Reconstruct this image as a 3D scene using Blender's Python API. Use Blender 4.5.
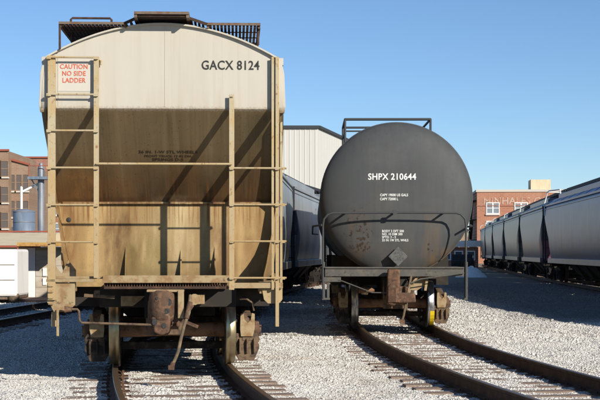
import bpy, math, random
import numpy as np
from mathutils import Vector, Matrix

random.seed(7); rng = np.random.default_rng(11)
sc = bpy.context.scene
for o in list(bpy.data.objects): bpy.data.objects.remove(o)
C = sc.collection
R = math.radians

# ------------------------------------------------------------------ camera, sky, sun, exposure
CAM_Z = 1.68
cd = bpy.data.cameras.new('camera'); cam = bpy.data.objects.new('camera', cd); C.objects.link(cam)
cam.location = (0, 0, CAM_Z); cam.rotation_euler = (R(90), 0, 0)
cd.sensor_width = 36; cd.lens = 84.0; cd.shift_y = 52/600; cd.clip_start = .2; cd.clip_end = 6000
sc.camera = cam
SUN_AZ, SUN_EL = 38.0, 24.0        # azimuth: degrees from straight behind the camera towards the right
w = bpy.data.worlds.new('World'); sc.world = w; w.use_nodes = True
nt = w.node_tree; bg = nt.nodes['Background']
sky = nt.nodes.new('ShaderNodeTexSky'); sky.sky_type = 'NISHITA'; sky.sun_disc = False
sky.sun_elevation = R(SUN_EL); sky.sun_rotation = R(180 - SUN_AZ)
sky.altitude = 300; sky.air_density = .85; sky.dust_density = .0; sky.ozone_density = 5.0
nt.links.new(sky.outputs[0], bg.inputs[0]); bg.inputs[1].default_value = 0.10
sl = bpy.data.lights.new('sun', 'SUN'); sl.energy = 5.0; sl.angle = R(.5); sl.color = (1, .93, .82)
so = bpy.data.objects.new('sun', sl); C.objects.link(so)
sd = Vector((math.sin(R(SUN_AZ))*math.cos(R(SUN_EL)), -math.cos(R(SUN_AZ))*math.cos(R(SUN_EL)), math.sin(R(SUN_EL))))
so.rotation_euler = sd.to_track_quat('Z', 'Y').to_euler(); so.location = (20, -20, 30)
vs = sc.view_settings; vs.view_transform = 'Standard'; vs.look = 'None'; vs.exposure = 0.24; vs.gamma = 1; vs.use_curve_mapping = False

# ------------------------------------------------------------------ materials
def mat(name, col, rough=.75, metal=0., layers=(), bump=None, spec=.3, island=None):
    """layers: dicts c colour, s noise scale xyz, lo/hi ramp, k strength, z (z0,z1) mask 0->1, d detail, off"""
    m = bpy.data.materials.new(name); m.use_nodes = True
    n = m.node_tree.nodes; L = m.node_tree.links
    p = n['Principled BSDF']; p.inputs['Roughness'].default_value = rough; p.inputs['Metallic'].default_value = metal
    p.inputs['Specular IOR Level'].default_value = spec
    tc = n.new('ShaderNodeTexCoord'); cur = None
    rgb = n.new('ShaderNodeRGB'); rgb.outputs[0].default_value = (*col, 1); cur = rgb.outputs[0]
    sep = None
    if island:
        g = n.new('ShaderNodeNewGeometry'); cr = n.new('ShaderNodeValToRGB')
        el = cr.color_ramp.elements
        for i, (pos, c) in enumerate(island):
            e = el[i] if i < 2 else el.new(pos)
            e.position = pos; e.color = (*c, 1)
        L.new(g.outputs['Random Per Island'], cr.inputs[0]); cur = cr.outputs[0]
    for ly in layers:
        fac = None
        if ly.get('s') is not None:
            mp = n.new('ShaderNodeMapping'); mp.inputs['Scale'].default_value = ly['s']
            mp.inputs['Location'].default_value = (ly.get('off', random.uniform(0, 50)),)*3
            L.new(tc.outputs['Object'], mp.inputs[0])
            nz = n.new('ShaderNodeTexNoise'); nz.inputs['Scale'].default_value = 1; nz.inputs['Detail'].default_value = ly.get('d', 5)
            nz.inputs['Roughness'].default_value = ly.get('r', .6)
            L.new(mp.outputs[0], nz.inputs[0])
            mr = n.new('ShaderNodeMapRange'); mr.inputs[1].default_value = ly.get('lo', .4); mr.inputs[2].default_value = ly.get('hi', .6)
            L.new(nz.outputs[0], mr.inputs[0]); fac = mr.outputs[0]
        for ax, key in ((2, 'z'), (1, 'y'), (0, 'x')):
            if key in ly:
                if sep is None:
                    sep = n.new('ShaderNodeSeparateXYZ'); L.new(tc.outputs['Object'], sep.inputs[0])
                src = sep.outputs[ax]
                if ly.get('jit'):
                    j = n.new('ShaderNodeTexNoise'); j.inputs['Scale'].default_value = ly.get('js', 14); j.inputs['Detail'].default_value = 6
                    L.new(tc.outputs['Object'], j.inputs[0])
                    a = n.new('ShaderNodeMath'); a.operation = 'MULTIPLY_ADD'; L.new(j.outputs[0], a.inputs[0])
                    a.inputs[1].default_value = ly['jit']; L.new(src, a.inputs[2]); src = a.outputs[0]
                mr = n.new('ShaderNodeMapRange'); mr.inputs[1].default_value = ly[key][0]; mr.inputs[2].default_value = ly[key][1]
                L.new(src, mr.inputs[0])
                if fac is None: fac = mr.outputs[0]
                else:
                    mu = n.new('ShaderNodeMath'); mu.operation = 'MULTIPLY'; L.new(fac, mu.inputs[0]); L.new(mr.outputs[0], mu.inputs[1]); fac = mu.outputs[0]
        if 'blob' in ly:   # soft ellipse in the x-z plane: cx, cz, rx, rz
            cx, cz, rx, rz = ly['blob']
            if sep is None:
                sep = n.new('ShaderNodeSeparateXYZ'); L.new(tc.outputs['Object'], sep.inputs[0])
            sq = []
            for sock, c0, r0 in ((sep.outputs[0], cx, rx), (sep.outputs[2], cz, rz)):
                a = n.new('ShaderNodeMath'); a.operation = 'SUBTRACT'; L.new(sock, a.inputs[0]); a.inputs[1].default_value = c0
                b2 = n.new('ShaderNodeMath'); b2.operation = 'DIVIDE'; L.new(a.outputs[0], b2.inputs[0]); b2.inputs[1].default_value = r0
                c2 = n.new('ShaderNodeMath'); c2.operation = 'POWER'; ab = n.new('ShaderNodeMath'); ab.operation = 'ABSOLUTE'; L.new(b2.outputs[0], ab.inputs[0]); L.new(ab.outputs[0], c2.inputs[0]); c2.inputs[1].default_value = 2; sq.append(c2)
            ad = n.new('ShaderNodeMath'); ad.operation = 'ADD'; L.new(sq[0].outputs[0], ad.inputs[0]); L.new(sq[1].outputs[0], ad.inputs[1])
            mr = n.new('ShaderNodeMapRange'); mr.inputs[1].default_value = 1.; mr.inputs[2].default_value = .35; L.new(ad.outputs[0], mr.inputs[0])
            if fac is None: fac = mr.outputs[0]
            else:
                mu = n.new('ShaderNodeMath'); mu.operation = 'MULTIPLY'; L.new(fac, mu.inputs[0]); L.new(mr.outputs[0], mu.inputs[1]); fac = mu.outputs[0]
        k = n.new('ShaderNodeMath'); k.operation = 'MULTIPLY'; k.inputs[1].default_value = ly.get('k', 1)
        L.new(fac, k.inputs[0])
        mx = n.new('ShaderNodeMix'); mx.data_type = 'RGBA'
        L.new(k.outputs[0], mx.inputs[0]); L.new(cur, mx.inputs[6]); mx.inputs[7].default_value = (*ly['c'], 1)
        cur = mx.outputs[2]
    L.new(cur, p.inputs['Base Color'])
    if bump:
        nz = n.new('ShaderNodeTexNoise'); nz.inputs['Scale'].default_value = bump[0]; nz.inputs['Detail'].default_value = 6
        L.new(tc.outputs['Object'], nz.inputs[0])
        b = n.new('ShaderNodeBump'); b.inputs['Strength'].default_value = bump[1]; b.inputs['Distance'].default_value = bump[2] if len(bump) > 2 else .02
        L.new(nz.outputs[0], b.inputs['Height']); L.new(b.outputs[0], p.inputs['Normal'])
    return m

def brick(name, c1, c2, mortar, scale=1., layers=()):
    m = mat(name, c1, .9, layers=layers)
    n = m.node_tree.nodes; L = m.node_tree.links; p = n['Principled BSDF']
    tc = n.new('ShaderNodeTexCoord'); mp = n.new('ShaderNodeMapping'); mp.inputs['Rotation'].default_value = (R(90), 0, 0)
    L.new(tc.outputs['Object'], mp.inputs[0])
    b = n.new('ShaderNodeTexBrick'); b.inputs['Scale'].default_value = scale; b.inputs['Color1'].default_value = (*c1, 1)
    b.inputs['Color2'].default_value = (*c2, 1); b.inputs['Mortar'].default_value = (*mortar, 1); b.inputs['Mortar Size'].default_value = .02
    b.inputs['Brick Width'].default_value = .6; b.inputs['Row Height'].default_value = .22
    L.new(mp.outputs[0], b.inputs[0])
    old = p.inputs['Base Color'].links[0].from_socket
    mx = n.new('ShaderNodeMix'); mx.data_type = 'RGBA'; mx.inputs[0].default_value = .5
    L.new(b.outputs[0], mx.inputs[6]); L.new(old, mx.inputs[7]); L.new(mx.outputs[2], p.inputs['Base Color'])
    return m

M = {}
M['ground'] = mat('ground_gravel', (.43, .41, .375), .95, layers=[
    dict(c=(.26, .24, .215), s=(14, 14, 14), lo=.45, hi=.6, k=.8, d=8),
    dict(c=(.42, .40, .37), s=(24, 24, 24), lo=.5, hi=.62, k=.6, d=8),
    dict(c=(.22, .19, .15), s=(.35, .35, .35), lo=.52, hi=.7, k=.5), dict(c=(.15, .135, .12), y=(42, 52), k=.7), dict(c=(.12, .11, .10), x=(5.6, 7.5), y=(33.5, 36), k=.8),  # last layer paints the right train's shadow area darker
    dict(c=(.28, .24, .17), y=(60, 110), k=.8)], bump=(22, 1, .05))
M['stone'] = mat('crushed_limestone', (.5, .48, .45), .9, island=[(0, (.28, .265, .24)), (1, (.76, .73, .67)), (.06, (.46, .44, .40)), (.30, (.58, .555, .51)), (.7, (.65, .625, .575))],
    layers=[dict(c=(.34, .27, .18), s=(.5, .5, .5), lo=.55, hi=.75, k=.5), dict(c=(.20, .16, .12), s=(1.1, 1.1, 1.1), lo=.58, hi=.74, k=.55), dict(c=(.14, .13, .12), x=(5.4, 7.5), y=(33, 36), jit=1.2, js=1.5, k=.8)])  # x/y-masked layer deepens the train's shadow in the stone colour
M['tie'] = mat('weathered_tie_wood', (.20, .14, .105), .9, layers=[
    dict(c=(.37, .30, .245), s=(3, 30, 10), lo=.4, hi=.65, k=.8), dict(c=(.05, .03, .02), s=(4, 40, 10), lo=.6, hi=.7, k=.8)], bump=(30, .8, .02))
M['rail'] = mat('rusty_rail', (.06, .034, .022), .8, layers=[dict(c=(.12, .065, .036), s=(6, 6, 6), lo=.45, hi=.7)], bump=(40, .3, .01))
M['railtop'] = mat('worn_rail_head', (.16, .115, .07), .42, .6, layers=[dict(c=(.20, .10, .05), s=(8, 8, 8), lo=.45, hi=.65, k=.8)])
M['hopper'] = mat('weathered_cream_paint', (.485, .45, .38), .75, layers=[
    dict(c=(.41, .37, .295), s=(3, .3, .5), lo=.42, hi=.72, k=.5),
    dict(c=(.36, .31, .23), s=(26, .3, .5), lo=.52, hi=.78, k=.25),
    dict(c=(.53, .50, .435), s=(1.2, 1.2, .4), lo=.5, hi=.7, k=.4),
    dict(c=(.40, .33, .22), s=(9, .3, .6), lo=.45, hi=.7, z=(3.75, 3.46), k=.45),
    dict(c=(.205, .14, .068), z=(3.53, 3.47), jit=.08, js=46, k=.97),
    dict(c=(.10, .08, .038), s=(2.0, .3, .4), lo=.36, hi=.66, z=(3.46, 3.38), k=.7),
    dict(c=(.34, .27, .165), s=(10, .2, .3), lo=.52, hi=.76, z=(3.46, 3.40), k=.4),
    dict(c=(.19, .09, .028), s=(3, .6, .8), lo=.35, hi=.65, z=(3.1, 2.6), k=.75),
    dict(c=(.038, .022, .010), s=(2.0, .4, .6), lo=.28, hi=.58, z=(2.95, 2.40), k=.93),
    dict(c=(.32, .15, .04), blob=(-1.15, 2.5, .38, .30), s=(7, 3, 3), lo=.3, hi=.6, k=.6),
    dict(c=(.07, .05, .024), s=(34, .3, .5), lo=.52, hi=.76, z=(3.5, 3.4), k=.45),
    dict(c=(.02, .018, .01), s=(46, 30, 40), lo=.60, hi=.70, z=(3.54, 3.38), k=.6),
    # lower bulkhead
    dict(c=(.42, .285, .125), z=(2.345, 2.335), k=.97),
    dict(c=(.52, .425, .25), blob=(.1, 1.85, .80, .6), s=(3, .3, .5), lo=.25, hi=.6, k=.85),
    dict(c=(.235, .15, .058), s=(2.4, .3, .4), lo=.44, hi=.60, z=(2.34, 2.33), k=.75),
    dict(c=(.12, .065, .026), blob=(-.62, 1.72, .30, .75), s=(5, 2, 1.6), lo=.30, hi=.56, k=.92), dict(c=(.17, .09, .033), blob=(-1.36, 1.9, .22, .8), s=(6, 2, 2), lo=.28, hi=.55, k=.8),
    dict(c=(.16, .08, .03), blob=(.72, 1.75, .26, .8), s=(6, 2, 1.5), lo=.3, hi=.58, k=.85), dict(c=(.22, .12, .045), blob=(1.2, 1.7, .25, .6), s=(8, 2, 3), lo=.35, hi=.6, k=.7),
    dict(c=(.17, .13, .035), blob=(-.30, 1.5, .35, .5), s=(5, 2, 1.5), lo=.3, hi=.6, k=.65),
    dict(c=(.18, .08, .026), s=(30, .3, .7), lo=.50, hi=.66, blob=(0, 2.33, 4, .34), k=.9),
    dict(c=(.12, .06, .022), s=(50, 50, 40), lo=.60, hi=.70, z=(2.34, 2.3), k=.7),
    dict(c=(.16, .11, .045), s=(4, 4, 6), lo=.3, hi=.6, z=(1.62, 1.40), k=.6),
    dict(c=(.10, .045, .02), blob=(0, 2.35, 1.6, .07), s=(14, 3, 14), lo=.3, hi=.6, k=.8),
    dict(c=(.07, .05, .03), x=(1.47, 1.49), z=(3.42, 3.40), k=.9),  # shade on the right side of the shell, put into the colour
    dict(c=(.10, .045, .02), s=(70, 70, 60), lo=.72, hi=.76, z=(3.4, 3.5), k=.8)], bump=(6, .12, .02))
M['ladder'] = mat('dirty_cream_steel', (.42, .355, .23), .7, layers=[
    dict(c=(.42, .29, .13), s=(4, 4, 3), lo=.42, hi=.62, k=.8), dict(c=(.22, .10, .035), s=(18, 18, 14), lo=.58, hi=.68, k=.9),
    dict(c=(.36, .25, .12), z=(3.2, 1.8), k=.7), dict(c=(.12, .06, .03), s=(40, 40, 12), lo=.62, hi=.7, k=.8)])
M['tanplate'] = mat('dirty_tan_steel', (.33, .25, .14), .8, layers=[
    dict(c=(.22, .12, .05), s=(9, 9, 9), lo=.45, hi=.62, k=.8), dict(c=(.06, .04, .025), s=(14, 14, 14), lo=.6, hi=.7, k=.7)], bump=(30, .3, .01))
M['grating'] = mat('rusty_brown_grating', (.05, .03, .022), .85, layers=[dict(c=(.10, .05, .03), s=(12, 12, 12), lo=.5, hi=.65)])
M['galv'] = mat('weathered_walkway_edge', (.16, .12, .09), .7, layers=[dict(c=(.14, .08, .05), s=(12, 12, 12), lo=.45, hi=.6)])
M['rust'] = mat('rusted_casting', (.095, .055, .035), .85, layers=[
    dict(c=(.20, .105, .06), s=(9, 9, 9), lo=.48, hi=.68, k=.9), dict(c=(.05, .028, .018), s=(14, 14, 14), lo=.52, hi=.66, k=.9),
    dict(c=(.36, .26, .16), s=(7, 7, 7), lo=.62, hi=.72, k=.6)], bump=(35, .5, .012))
M['darktruck'] = mat('shaded_running_gear', (.022, .018, .016), .9, layers=[dict(c=(.05, .035, .025), s=(6, 6, 6), lo=.5, hi=.7)])  # near-black colour stands for the shade under the background cars
M['truck'] = mat('greasy_truck_steel', (.03, .022, .017), .8, layers=[
    dict(c=(.15, .10, .06), s=(8, 8, 8), lo=.5, hi=.68, k=.8)], bump=(30, .4, .012))
M['dusty'] = mat('dusty_brown_casting', (.15, .10, .06), .85, layers=[
    dict(c=(.06, .04, .03), s=(11, 11, 11), lo=.48, hi=.62, k=.9)], bump=(30, .4, .012))
M['axle'] = mat('rusty_axle', (.26, .14, .075), .75, layers=[dict(c=(.12, .06, .03), s=(10, 10, 10), lo=.5, hi=.65)])
M['tread'] = mat('polished_wheel_tread', (.40, .33, .20), .33, .85, layers=[dict(c=(.30, .20, .09), s=(6, 6, 6), lo=.45, hi=.65, k=.7)])
M['tread_grey'] = mat('bright_wheel_tread', (.46, .46, .45), .3, .85, layers=[dict(c=(.12, .10, .09), s=(6, 6, 6), lo=.5, hi=.65, k=.7)])
M['wheel'] = mat('dirty_wheel_steel', (.05, .04, .032), .75, layers=[dict(c=(.12, .08, .05), s=(7, 7, 7), lo=.5, hi=.65)])
M['rubber'] = mat('aged_rubber_hose', (.13, .095, .06), .8, layers=[dict(c=(.24, .17, .10), s=(12, 12, 12), lo=.5, hi=.65)])
M['dark'] = mat('dark_underframe', (.03, .026, .022), .9, layers=[dict(c=(.07, .05, .035), s=(3, 3, 3), lo=.5, hi=.7)])
M['yellow'] = mat('yellow_paint', (.80, .55, .02), .6)
M['tank'] = mat('dark_grey_tank_paint', (.058, .062, .064), .66, layers=[
    dict(c=(.078, .076, .068), s=(3, 3, .6), lo=.45, hi=.7, k=.6), dict(c=(.10, .085, .06), s=(14, .3, .35), lo=.60, hi=.76, k=.35), dict(c=(.045, .047, .047), s=(8, 8, .5), lo=.5, hi=.7, k=.5),
    dict(c=(.14, .09, .05), s=(2, 2, 1), lo=.42, hi=.7, z=(2.0, 1.3), k=.55),
    dict(c=(.13, .08, .04), blob=(-.70, 1.95, .34, .75), s=(7, 2, 3), lo=.36, hi=.74, k=.5),
    dict(c=(.16, .095, .042), blob=(.70, 1.85, .24, .75), s=(7, 2, 2.0), lo=.34, hi=.72, k=.5),
    dict(c=(.15, .09, .042), blob=(.95, 1.55, .35, .25), s=(9, 2, 4), lo=.34, hi=.66, k=.7),
    dict(c=(.025, .018, .014), blob=(-.70, 2.1, .34, .55), s=(15, 15, 12), lo=.56, hi=.62, k=.9),
    dict(c=(.11, .112, .11), s=(1.1, 1.1, 1.6), lo=.5, hi=.75, k=.35),
    dict(c=(.05, .05, .048), s=(26, .4, .5), lo=.52, hi=.75, k=.3),
    dict(c=(.03, .026, .022), s=(22, 22, 22), lo=.66, hi=.72, k=.5)], bump=(4, .10, .03))
M['tankdeck'] = mat('grey_deck_steel', (.085, .082, .074), .7, layers=[
    dict(c=(.15, .125, .09), s=(6, 6, 6), lo=.5, hi=.7, k=.6), dict(c=(.05, .04, .03), s=(16, 16, 16), lo=.58, hi=.68, k=.8)])
M['tankrail'] = mat('black_handrail', (.05, .052, .055), .6)
M['placard'] = mat('grey_placard', (.105, .105, .10), .6, layers=[dict(c=(.06, .06, .06), s=(20, 20, 20), lo=.5, hi=.6)])
M['white'] = mat('white_stencil', (.75, .75, .72), .7, layers=[dict(c=(.4, .4, .38), s=(40, 40, 40), lo=.6, hi=.7, k=.6)])
M['black'] = mat('black_stencil', (.03, .03, .028), .7, layers=[dict(c=(.16, .15, .13), s=(60, 60, 60), lo=.6, hi=.72, k=.6)])
M['faint'] = mat('faded_brown_stencil', (.045, .032, .018), .8, layers=[dict(c=(.12, .09, .05), s=(12, 12, 12), lo=.5, hi=.7, k=.5)])
M['red'] = mat('red_stencil', (.58, .12, .06), .7, layers=[dict(c=(.62, .40, .28), s=(50, 50, 50), lo=.58, hi=.7, k=.6)])
M['signbg'] = mat('pale_sign_patch', (.52, .485, .42), .7, layers=[dict(c=(.5, .43, .32), s=(12, 12, 3), lo=.55, hi=.7, k=.5)])
M['stain'] = mat('rust_stain', (.035, .024, .018), .8, layers=[dict(c=(.07, .042, .026), s=(14, 14, 14), lo=.45, hi=.6)])
def carmat(name, base, dirt, extra=()):
    return mat(name, base, .36, layers=[
        dict(c=dirt, s=(.5, .5, .35), lo=.40, hi=.65, k=.7), dict(c=tuple(v*.55 for v in base), s=(1.3, 1.3, .25), lo=.50, hi=.75, k=.28),
        dict(c=(.17, .14, .11), z=(1.9, 1.25), k=.4), *extra,
        dict(c=tuple(min(1, v*1.5+.02) for v in base), s=(6, 6, .5), lo=.60, hi=.8, k=.4)], bump=(1.3, .12, .08), spec=.5)
M['near_blue'] = carmat('weathered_blue_grey_paint', (.065, .105, .20), (.12, .145, .19), [
    dict(c=(.02, .03, .10), s=(.2, .9, .5), lo=.47, hi=.52, z=(3.2, 2.5), k=.85), dict(c=(.30, .32, .36), s=(.2, 2.0, .4), lo=.58, hi=.62, z=(3.6, 3.2), k=.6), dict(c=(.03, .04, .08), s=(.3, .5, .6), lo=.42, hi=.6, z=(2.4, 1.6), k=.8),
    dict(c=(.05, .09, .26), z=(3.95, 4.15), k=.6), dict(c=(.025, .035, .07), z=(2.7, 1.7), s=(.4, .8, .8), lo=.25, hi=.5, k=.75), dict(c=(.05, .08, .20), s=(.3, .35, .6), lo=.45, hi=.6, k=.6)])
M['car_grey'] = carmat('slate_grey_paint', (.09, .115, .175), (.12, .135, .175), [dict(c=(.30, .07, .055), s=(.2, 1.0, .8), lo=.40, hi=.48, z=(2.5, 2.1), k=.85), dict(c=(.05, .07, .13), z=(2.4, 1.5), k=.5)])
M['car_brown'] = carmat('dusty_brown_grey_paint', (.13, .118, .108), (.20, .165, .14))
M['car_violet'] = carmat('faded_violet_grey_paint', (.085, .09, .165), (.12, .12, .16))
M['car_dark'] = carmat('dark_blue_grey_paint', (.10, .11, .15), (.15, .15, .17))
M['car_steel'] = carmat('dull_steel_grey_paint', (.16, .18, .20), (.2, .2, .2))
M['car_pale'] = carmat('pale_grey_paint', (.30, .32, .33), (.20, .20, .21), [dict(c=(.07, .085, .12), s=(.2, .8, .5), lo=.52, hi=.6, z=(3.2, 2.6), k=.85)])  # dark blue-grey noise patches below the upper part of the side
M['whitepipe'] = mat('white_handrail_paint', (.75, .75, .72), .5)
M['walk_dark'] = mat('dark_walkway_steel', (.035, .035, .04), .7)
M['brick_o'] = brick('orange_brick', (.40, .17, .10), (.30, .115, .07), (.42, .33, .27), 1., [dict(c=(.47, .25, .16), s=(.35, .35, .35), lo=.4, hi=.65), dict(c=(.22, .10, .07), s=(.5, .5, .12), lo=.55, hi=.7, k=.6)])
M['brick_t'] = brick('tan_brick', (.27, .17, .11), (.21, .125, .08), (.32, .26, .2), 1., [dict(c=(.32, .235, .165), s=(.3, .3, .5), lo=.42, hi=.6)])
M['brick_r'] = brick('red_brick', (.30, .125, .085), (.24, .095, .065), (.42, .34, .30), 1., [dict(c=(.40, .23, .17), s=(.3, .3, .3), lo=.45, hi=.65)])
M['ghost'] = mat('faded_wall_lettering', (.52, .36, .28), .9, layers=[dict(c=(.40, .17, .10), s=(1.3, 1.3, 1.3), lo=.46, hi=.62, k=.85)])
M['stonetrim'] = mat('pale_stone_trim', (.55, .50, .43), .85)
M['winwhite'] = mat('white_window_frame', (.78, .78, .76), .6)
M['glass'] = mat('dusty_window_glass', (.07, .09, .11), .15, spec=.6)
M['dullglass'] = mat('grimy_mill_glass', (.12, .10, .09), .5)
M['glass_l'] = mat('pale_window_glass', (.22, .25, .28), .3)
M['cream_wall'] = mat('cream_render', (.66, .56, .38), .85, layers=[dict(c=(.52, .42, .27), s=(1.5, 1.5, .5), lo=.45, hi=.7, k=.6)])
M['whitewall'] = mat('white_painted_panel', (.78, .77, .74), .5, layers=[dict(c=(.6, .57, .5), s=(2, 2, .5), lo=.5, hi=.75, k=.5)])
M['redtrim'] = mat('brick_red_trim', (.30, .085, .05), .7)
M['orange'] = mat('orange_yellow_fascia', (.45, .27, .08), .7, layers=[dict(c=(.30, .13, .04), s=(6, 6, 6), lo=.5, hi=.65)])
M['door'] = mat('tan_roller_door', (.40, .34, .26), .7, layers=[dict(c=(.5, .45, .38), s=(1, 1, 4), lo=.4, hi=.6)])
M['bluegrey'] = mat('blue_grey_metal', (.13, .17, .23), .5, layers=[dict(c=(.22, .26, .30), s=(2, 2, .4), lo=.5, hi=.7)])
M['duct'] = mat('galvanised_duct', (.17, .19, .22), .5, .2, layers=[dict(c=(.26, .26, .27), s=(1, 1, .4), lo=.45, hi=.65)])
M['corr'] = mat('white_corrugated_steel', (.52, .51, .47), .6, layers=[dict(c=(.50, .48, .43), s=(.6, .6, .08), lo=.45, hi=.7, k=.6)])
M['darkroof'] = mat('dark_roof_edge', (.04, .045, .05), .7)
M['leaf'] = mat('dry_weed', (.17, .13, .05), .9)

# ------------------------------------------------------------------ mesh builder
class MB:
    def __init__(s): s.v = []; s.f = []; s.mi = []; s.sm = []
    def add(s, vs, fs, mi=0, smooth=False):
        b = len(s.v); s.v += [tuple(p) for p in vs]
        for f in fs: s.f.append(tuple(i+b for i in f)); s.mi.append(mi); s.sm.append(smooth)
        return s
    def box(s, x0, x1, y0, y1, z0, z1, mi=0):
        x0, x1 = min(x0, x1), max(x0, x1); y0, y1 = min(y0, y1), max(y0, y1); z0, z1 = min(z0, z1), max(z0, z1)
        v = [(x0,y0,z0),(x1,y0,z0),(x1,y1,z0),(x0,y1,z0),(x0,y0,z1),(x1,y0,z1),(x1,y1,z1),(x0,y1,z1)]
        return s.add(v, [(0,3,2,1),(4,5,6,7),(0,1,5,4),(1,2,6,5),(2,3,7,6),(3,0,4,7)], mi)
    def bar(s, p0, p1, w_, h_, mi=0):
        p0, p1 = Vector(p0), Vector(p1); d = (p1-p0).normalized()
        up = Vector((0,0,1)) if abs(d.z) < .95 else Vector((0,1,0))
        a = d.cross(up).normalized()*w_/2; b = a.cross(d).normalized()*h_/2
        v = [p0-a-b,p0+a-b,p0+a+b,p0-a+b,p1-a-b,p1+a-b,p1+a+b,p1-a+b]
        return s.add(v, [(0,1,2,3),(7,6,5,4),(0,4,5,1),(1,5,6,2),(2,6,7,3),(3,7,4,0)], mi)
    def tube(s, pts, r, n=10, mi=0, caps=True):
        pts = [Vector(p) for p in pts]; rs = r if isinstance(r, (list, tuple)) else [r]*len(pts)
        vs = []; fs = []; prev = None
        for i, p in enumerate(pts):
            t = (pts[min(i+1, len(pts)-1)]-pts[max(i-1, 0)]).normalized()
            if prev is None:
                up = Vector((0,0,1)) if abs(t.z) < .9 else Vector((0,1,0)); a = t.cross(up).normalized()
            else: a = (prev - t*prev.dot(t)).normalized()
            prev = a; b = t.cross(a)
            for k in range(n):
                an = 2*math.pi*k/n; vs.append(p+(a*math.cos(an)+b*math.sin(an))*rs[i])
        for i in range(len(pts)-1):
            for k in range(n):
                fs.append((i*n+k, i*n+(k+1)%n, (i+1)*n+(k+1)%n, (i+1)*n+k))
        s.add(vs, fs, mi, True)
        if caps:
            s.add([vs[k] for k in range(n)], [tuple(range(n))[::-1]], mi)
            s.add([vs[(len(pts)-1)*n+k] for k in range(n)], [tuple(range(n))], mi)
        return s
    def prism(s, poly, axis, a, b, mi=0):
        """poly of 2D points; axis 0/1/2 = extrusion axis (others in xyz order)"""
        def P(u, v, w_):
            return {0:(w_,u,v), 1:(u,w_,v), 2:(u,v,w_)}[axis]
        n = len(poly); vs = [P(u,v,a) for u,v in poly]+[P(u,v,b) for u,v in poly]
        fs = [tuple(range(n)), tuple(range(2*n-1, n-1, -1))]+[(i,(i+1)%n+0,(i+1)%n+n,i+n) for i in range(n)]
        return s.add(vs, fs, mi)
    def lathe(s, prof, axis, c, n=40, mi=None, smooth=True):
        """prof: (radius, along); axis 0 or 1 or 2; c centre"""
        vs = []; fs = []
        for r_, t in prof:
            for k in range(n):
                an = 2*math.pi*k/n; u, v = r_*math.cos(an), r_*math.sin(an)
                q = {0:(t,u,v), 1:(u,t,v), 2:(u,v,t)}[axis]
                vs.append((q[0]+c[0], q[1]+c[1], q[2]+c[2]))
        for i in range(len(prof)-1):
            m_ = mi[i] if isinstance(mi, (list, tuple)) else (mi or 0)
            s.add([], [])
            for k in range(n): fs.append(((i*n+k, i*n+(k+1)%n, (i+1)*n+(k+1)%n, (i+1)*n+k), m_))
        b = len(s.v); s.v += vs
        for f, m_ in fs: s.f.append(tuple(i+b for i in f)); s.mi.append(m_); s.sm.append(smooth)
        return s
    def build(s, name, mats, parent=None, loc=(0,0,0), rotz=0, bevel=0, label=None):
        me = bpy.data.meshes.new(name); me.from_pydata(s.v, [], s.f); me.update()
        mats = mats if isinstance(mats, (list, tuple)) else [mats]
        for m_ in mats: me.materials.append(m_)
        me.polygons.foreach_set('material_index', s.mi); me.polygons.foreach_set('use_smooth', s.sm)
        import bmesh
        bm = bmesh.new(); bm.from_mesh(me); bmesh.ops.recalc_face_normals(bm, faces=bm.faces); bm.to_mesh(me); bm.free()
        o = bpy.data.objects.new(name, me); C.objects.link(o); o.parent = parent
        o.location = loc; o.rotation_euler = (0, 0, rotz)
        if bevel:
            b = o.modifiers.new('bevel', 'BEVEL'); b.width = bevel; b.segments = 2; b.limit_method = 'ANGLE'; b.angle_limit = R(40)
        if label: o['label'] = label
        return o

def thing(name, label, cat, loc=(0,0,0), rotz=0, group=None, kind=None):
    o = bpy.data.objects.new(name, None); C.objects.link(o); o.empty_display_size = .3
    o.location = loc; o.rotation_euler = (0,0,rotz); return tag(o, label, cat, group, kind)
def tag(o, label, cat, group=None, kind=None):
    o['label'] = label; o['category'] = cat
    if group: o['group'] = group
    if kind: o['kind'] = kind
    return o
def text(name, body, size, m, parent, loc, rot=(R(90), 0, 0), align='LEFT', ext=.002, bold=.012, sx=1., wrap=None, sp=1.0):
    cu = bpy.data.curves.new(name, 'FONT'); cu.body = body; cu.size = size; cu.align_x = align; cu.extrude = ext; cu.offset = min(bold, .05)*size*.4; cu.resolution_u = 3
    cu.space_line = sp; cu.space_character = 1.05
    t = bpy.data.objects.new('tmp', cu); C.objects.link(t)
    dg = bpy.context.evaluated_depsgraph_get(); me = bpy.data.meshes.new_from_object(t.evaluated_get(dg)); bpy.data.objects.remove(t)
    for v in me.vertices:
        v.co.x *= sx
        if wrap: v.co.z += wrap(v.co.x, v.co.y)
    me.materials.clear()
    me.materials.append(m)
    o = bpy.data.objects.new(name, me); C.objects.link(o); o.parent = parent; o.location = loc; o.rotation_euler = rot
    return o

# ------------------------------------------------------------------ track alignments (x as function of distance y)
def X_hop(y): return -2.33 + (.0059*(y-29)**2 if y < 29 else (0 if y < 33 else .0018*(y-33)**2))
def X_tank(y): return 1.97 + (.0059*(28.4-y)**2 if y < 28.4 else (0 if y < 32 else .002*(y-32)**2))
TR = [(18.5, 14.3), (35, 13.0), (51.5, 12.98), (73, 14.2), (89.6, 15.55), (106.5, 17.0), (121.5, 18.2), (137, 19.6), (153, 21.2)]
def X_tr(y):
    for (a, b), (c, d) in zip(TR, TR[1:]):
        if y <= c: return b+(d-b)*(y-a)/(c-a)
    a, b = TR[-2]; c, d = TR[-1]; return b+(d-b)*(y-a)/(c-a)
def X_left(y): return -7.2+.05*(y-35)
TIE_TOP = .014

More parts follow.
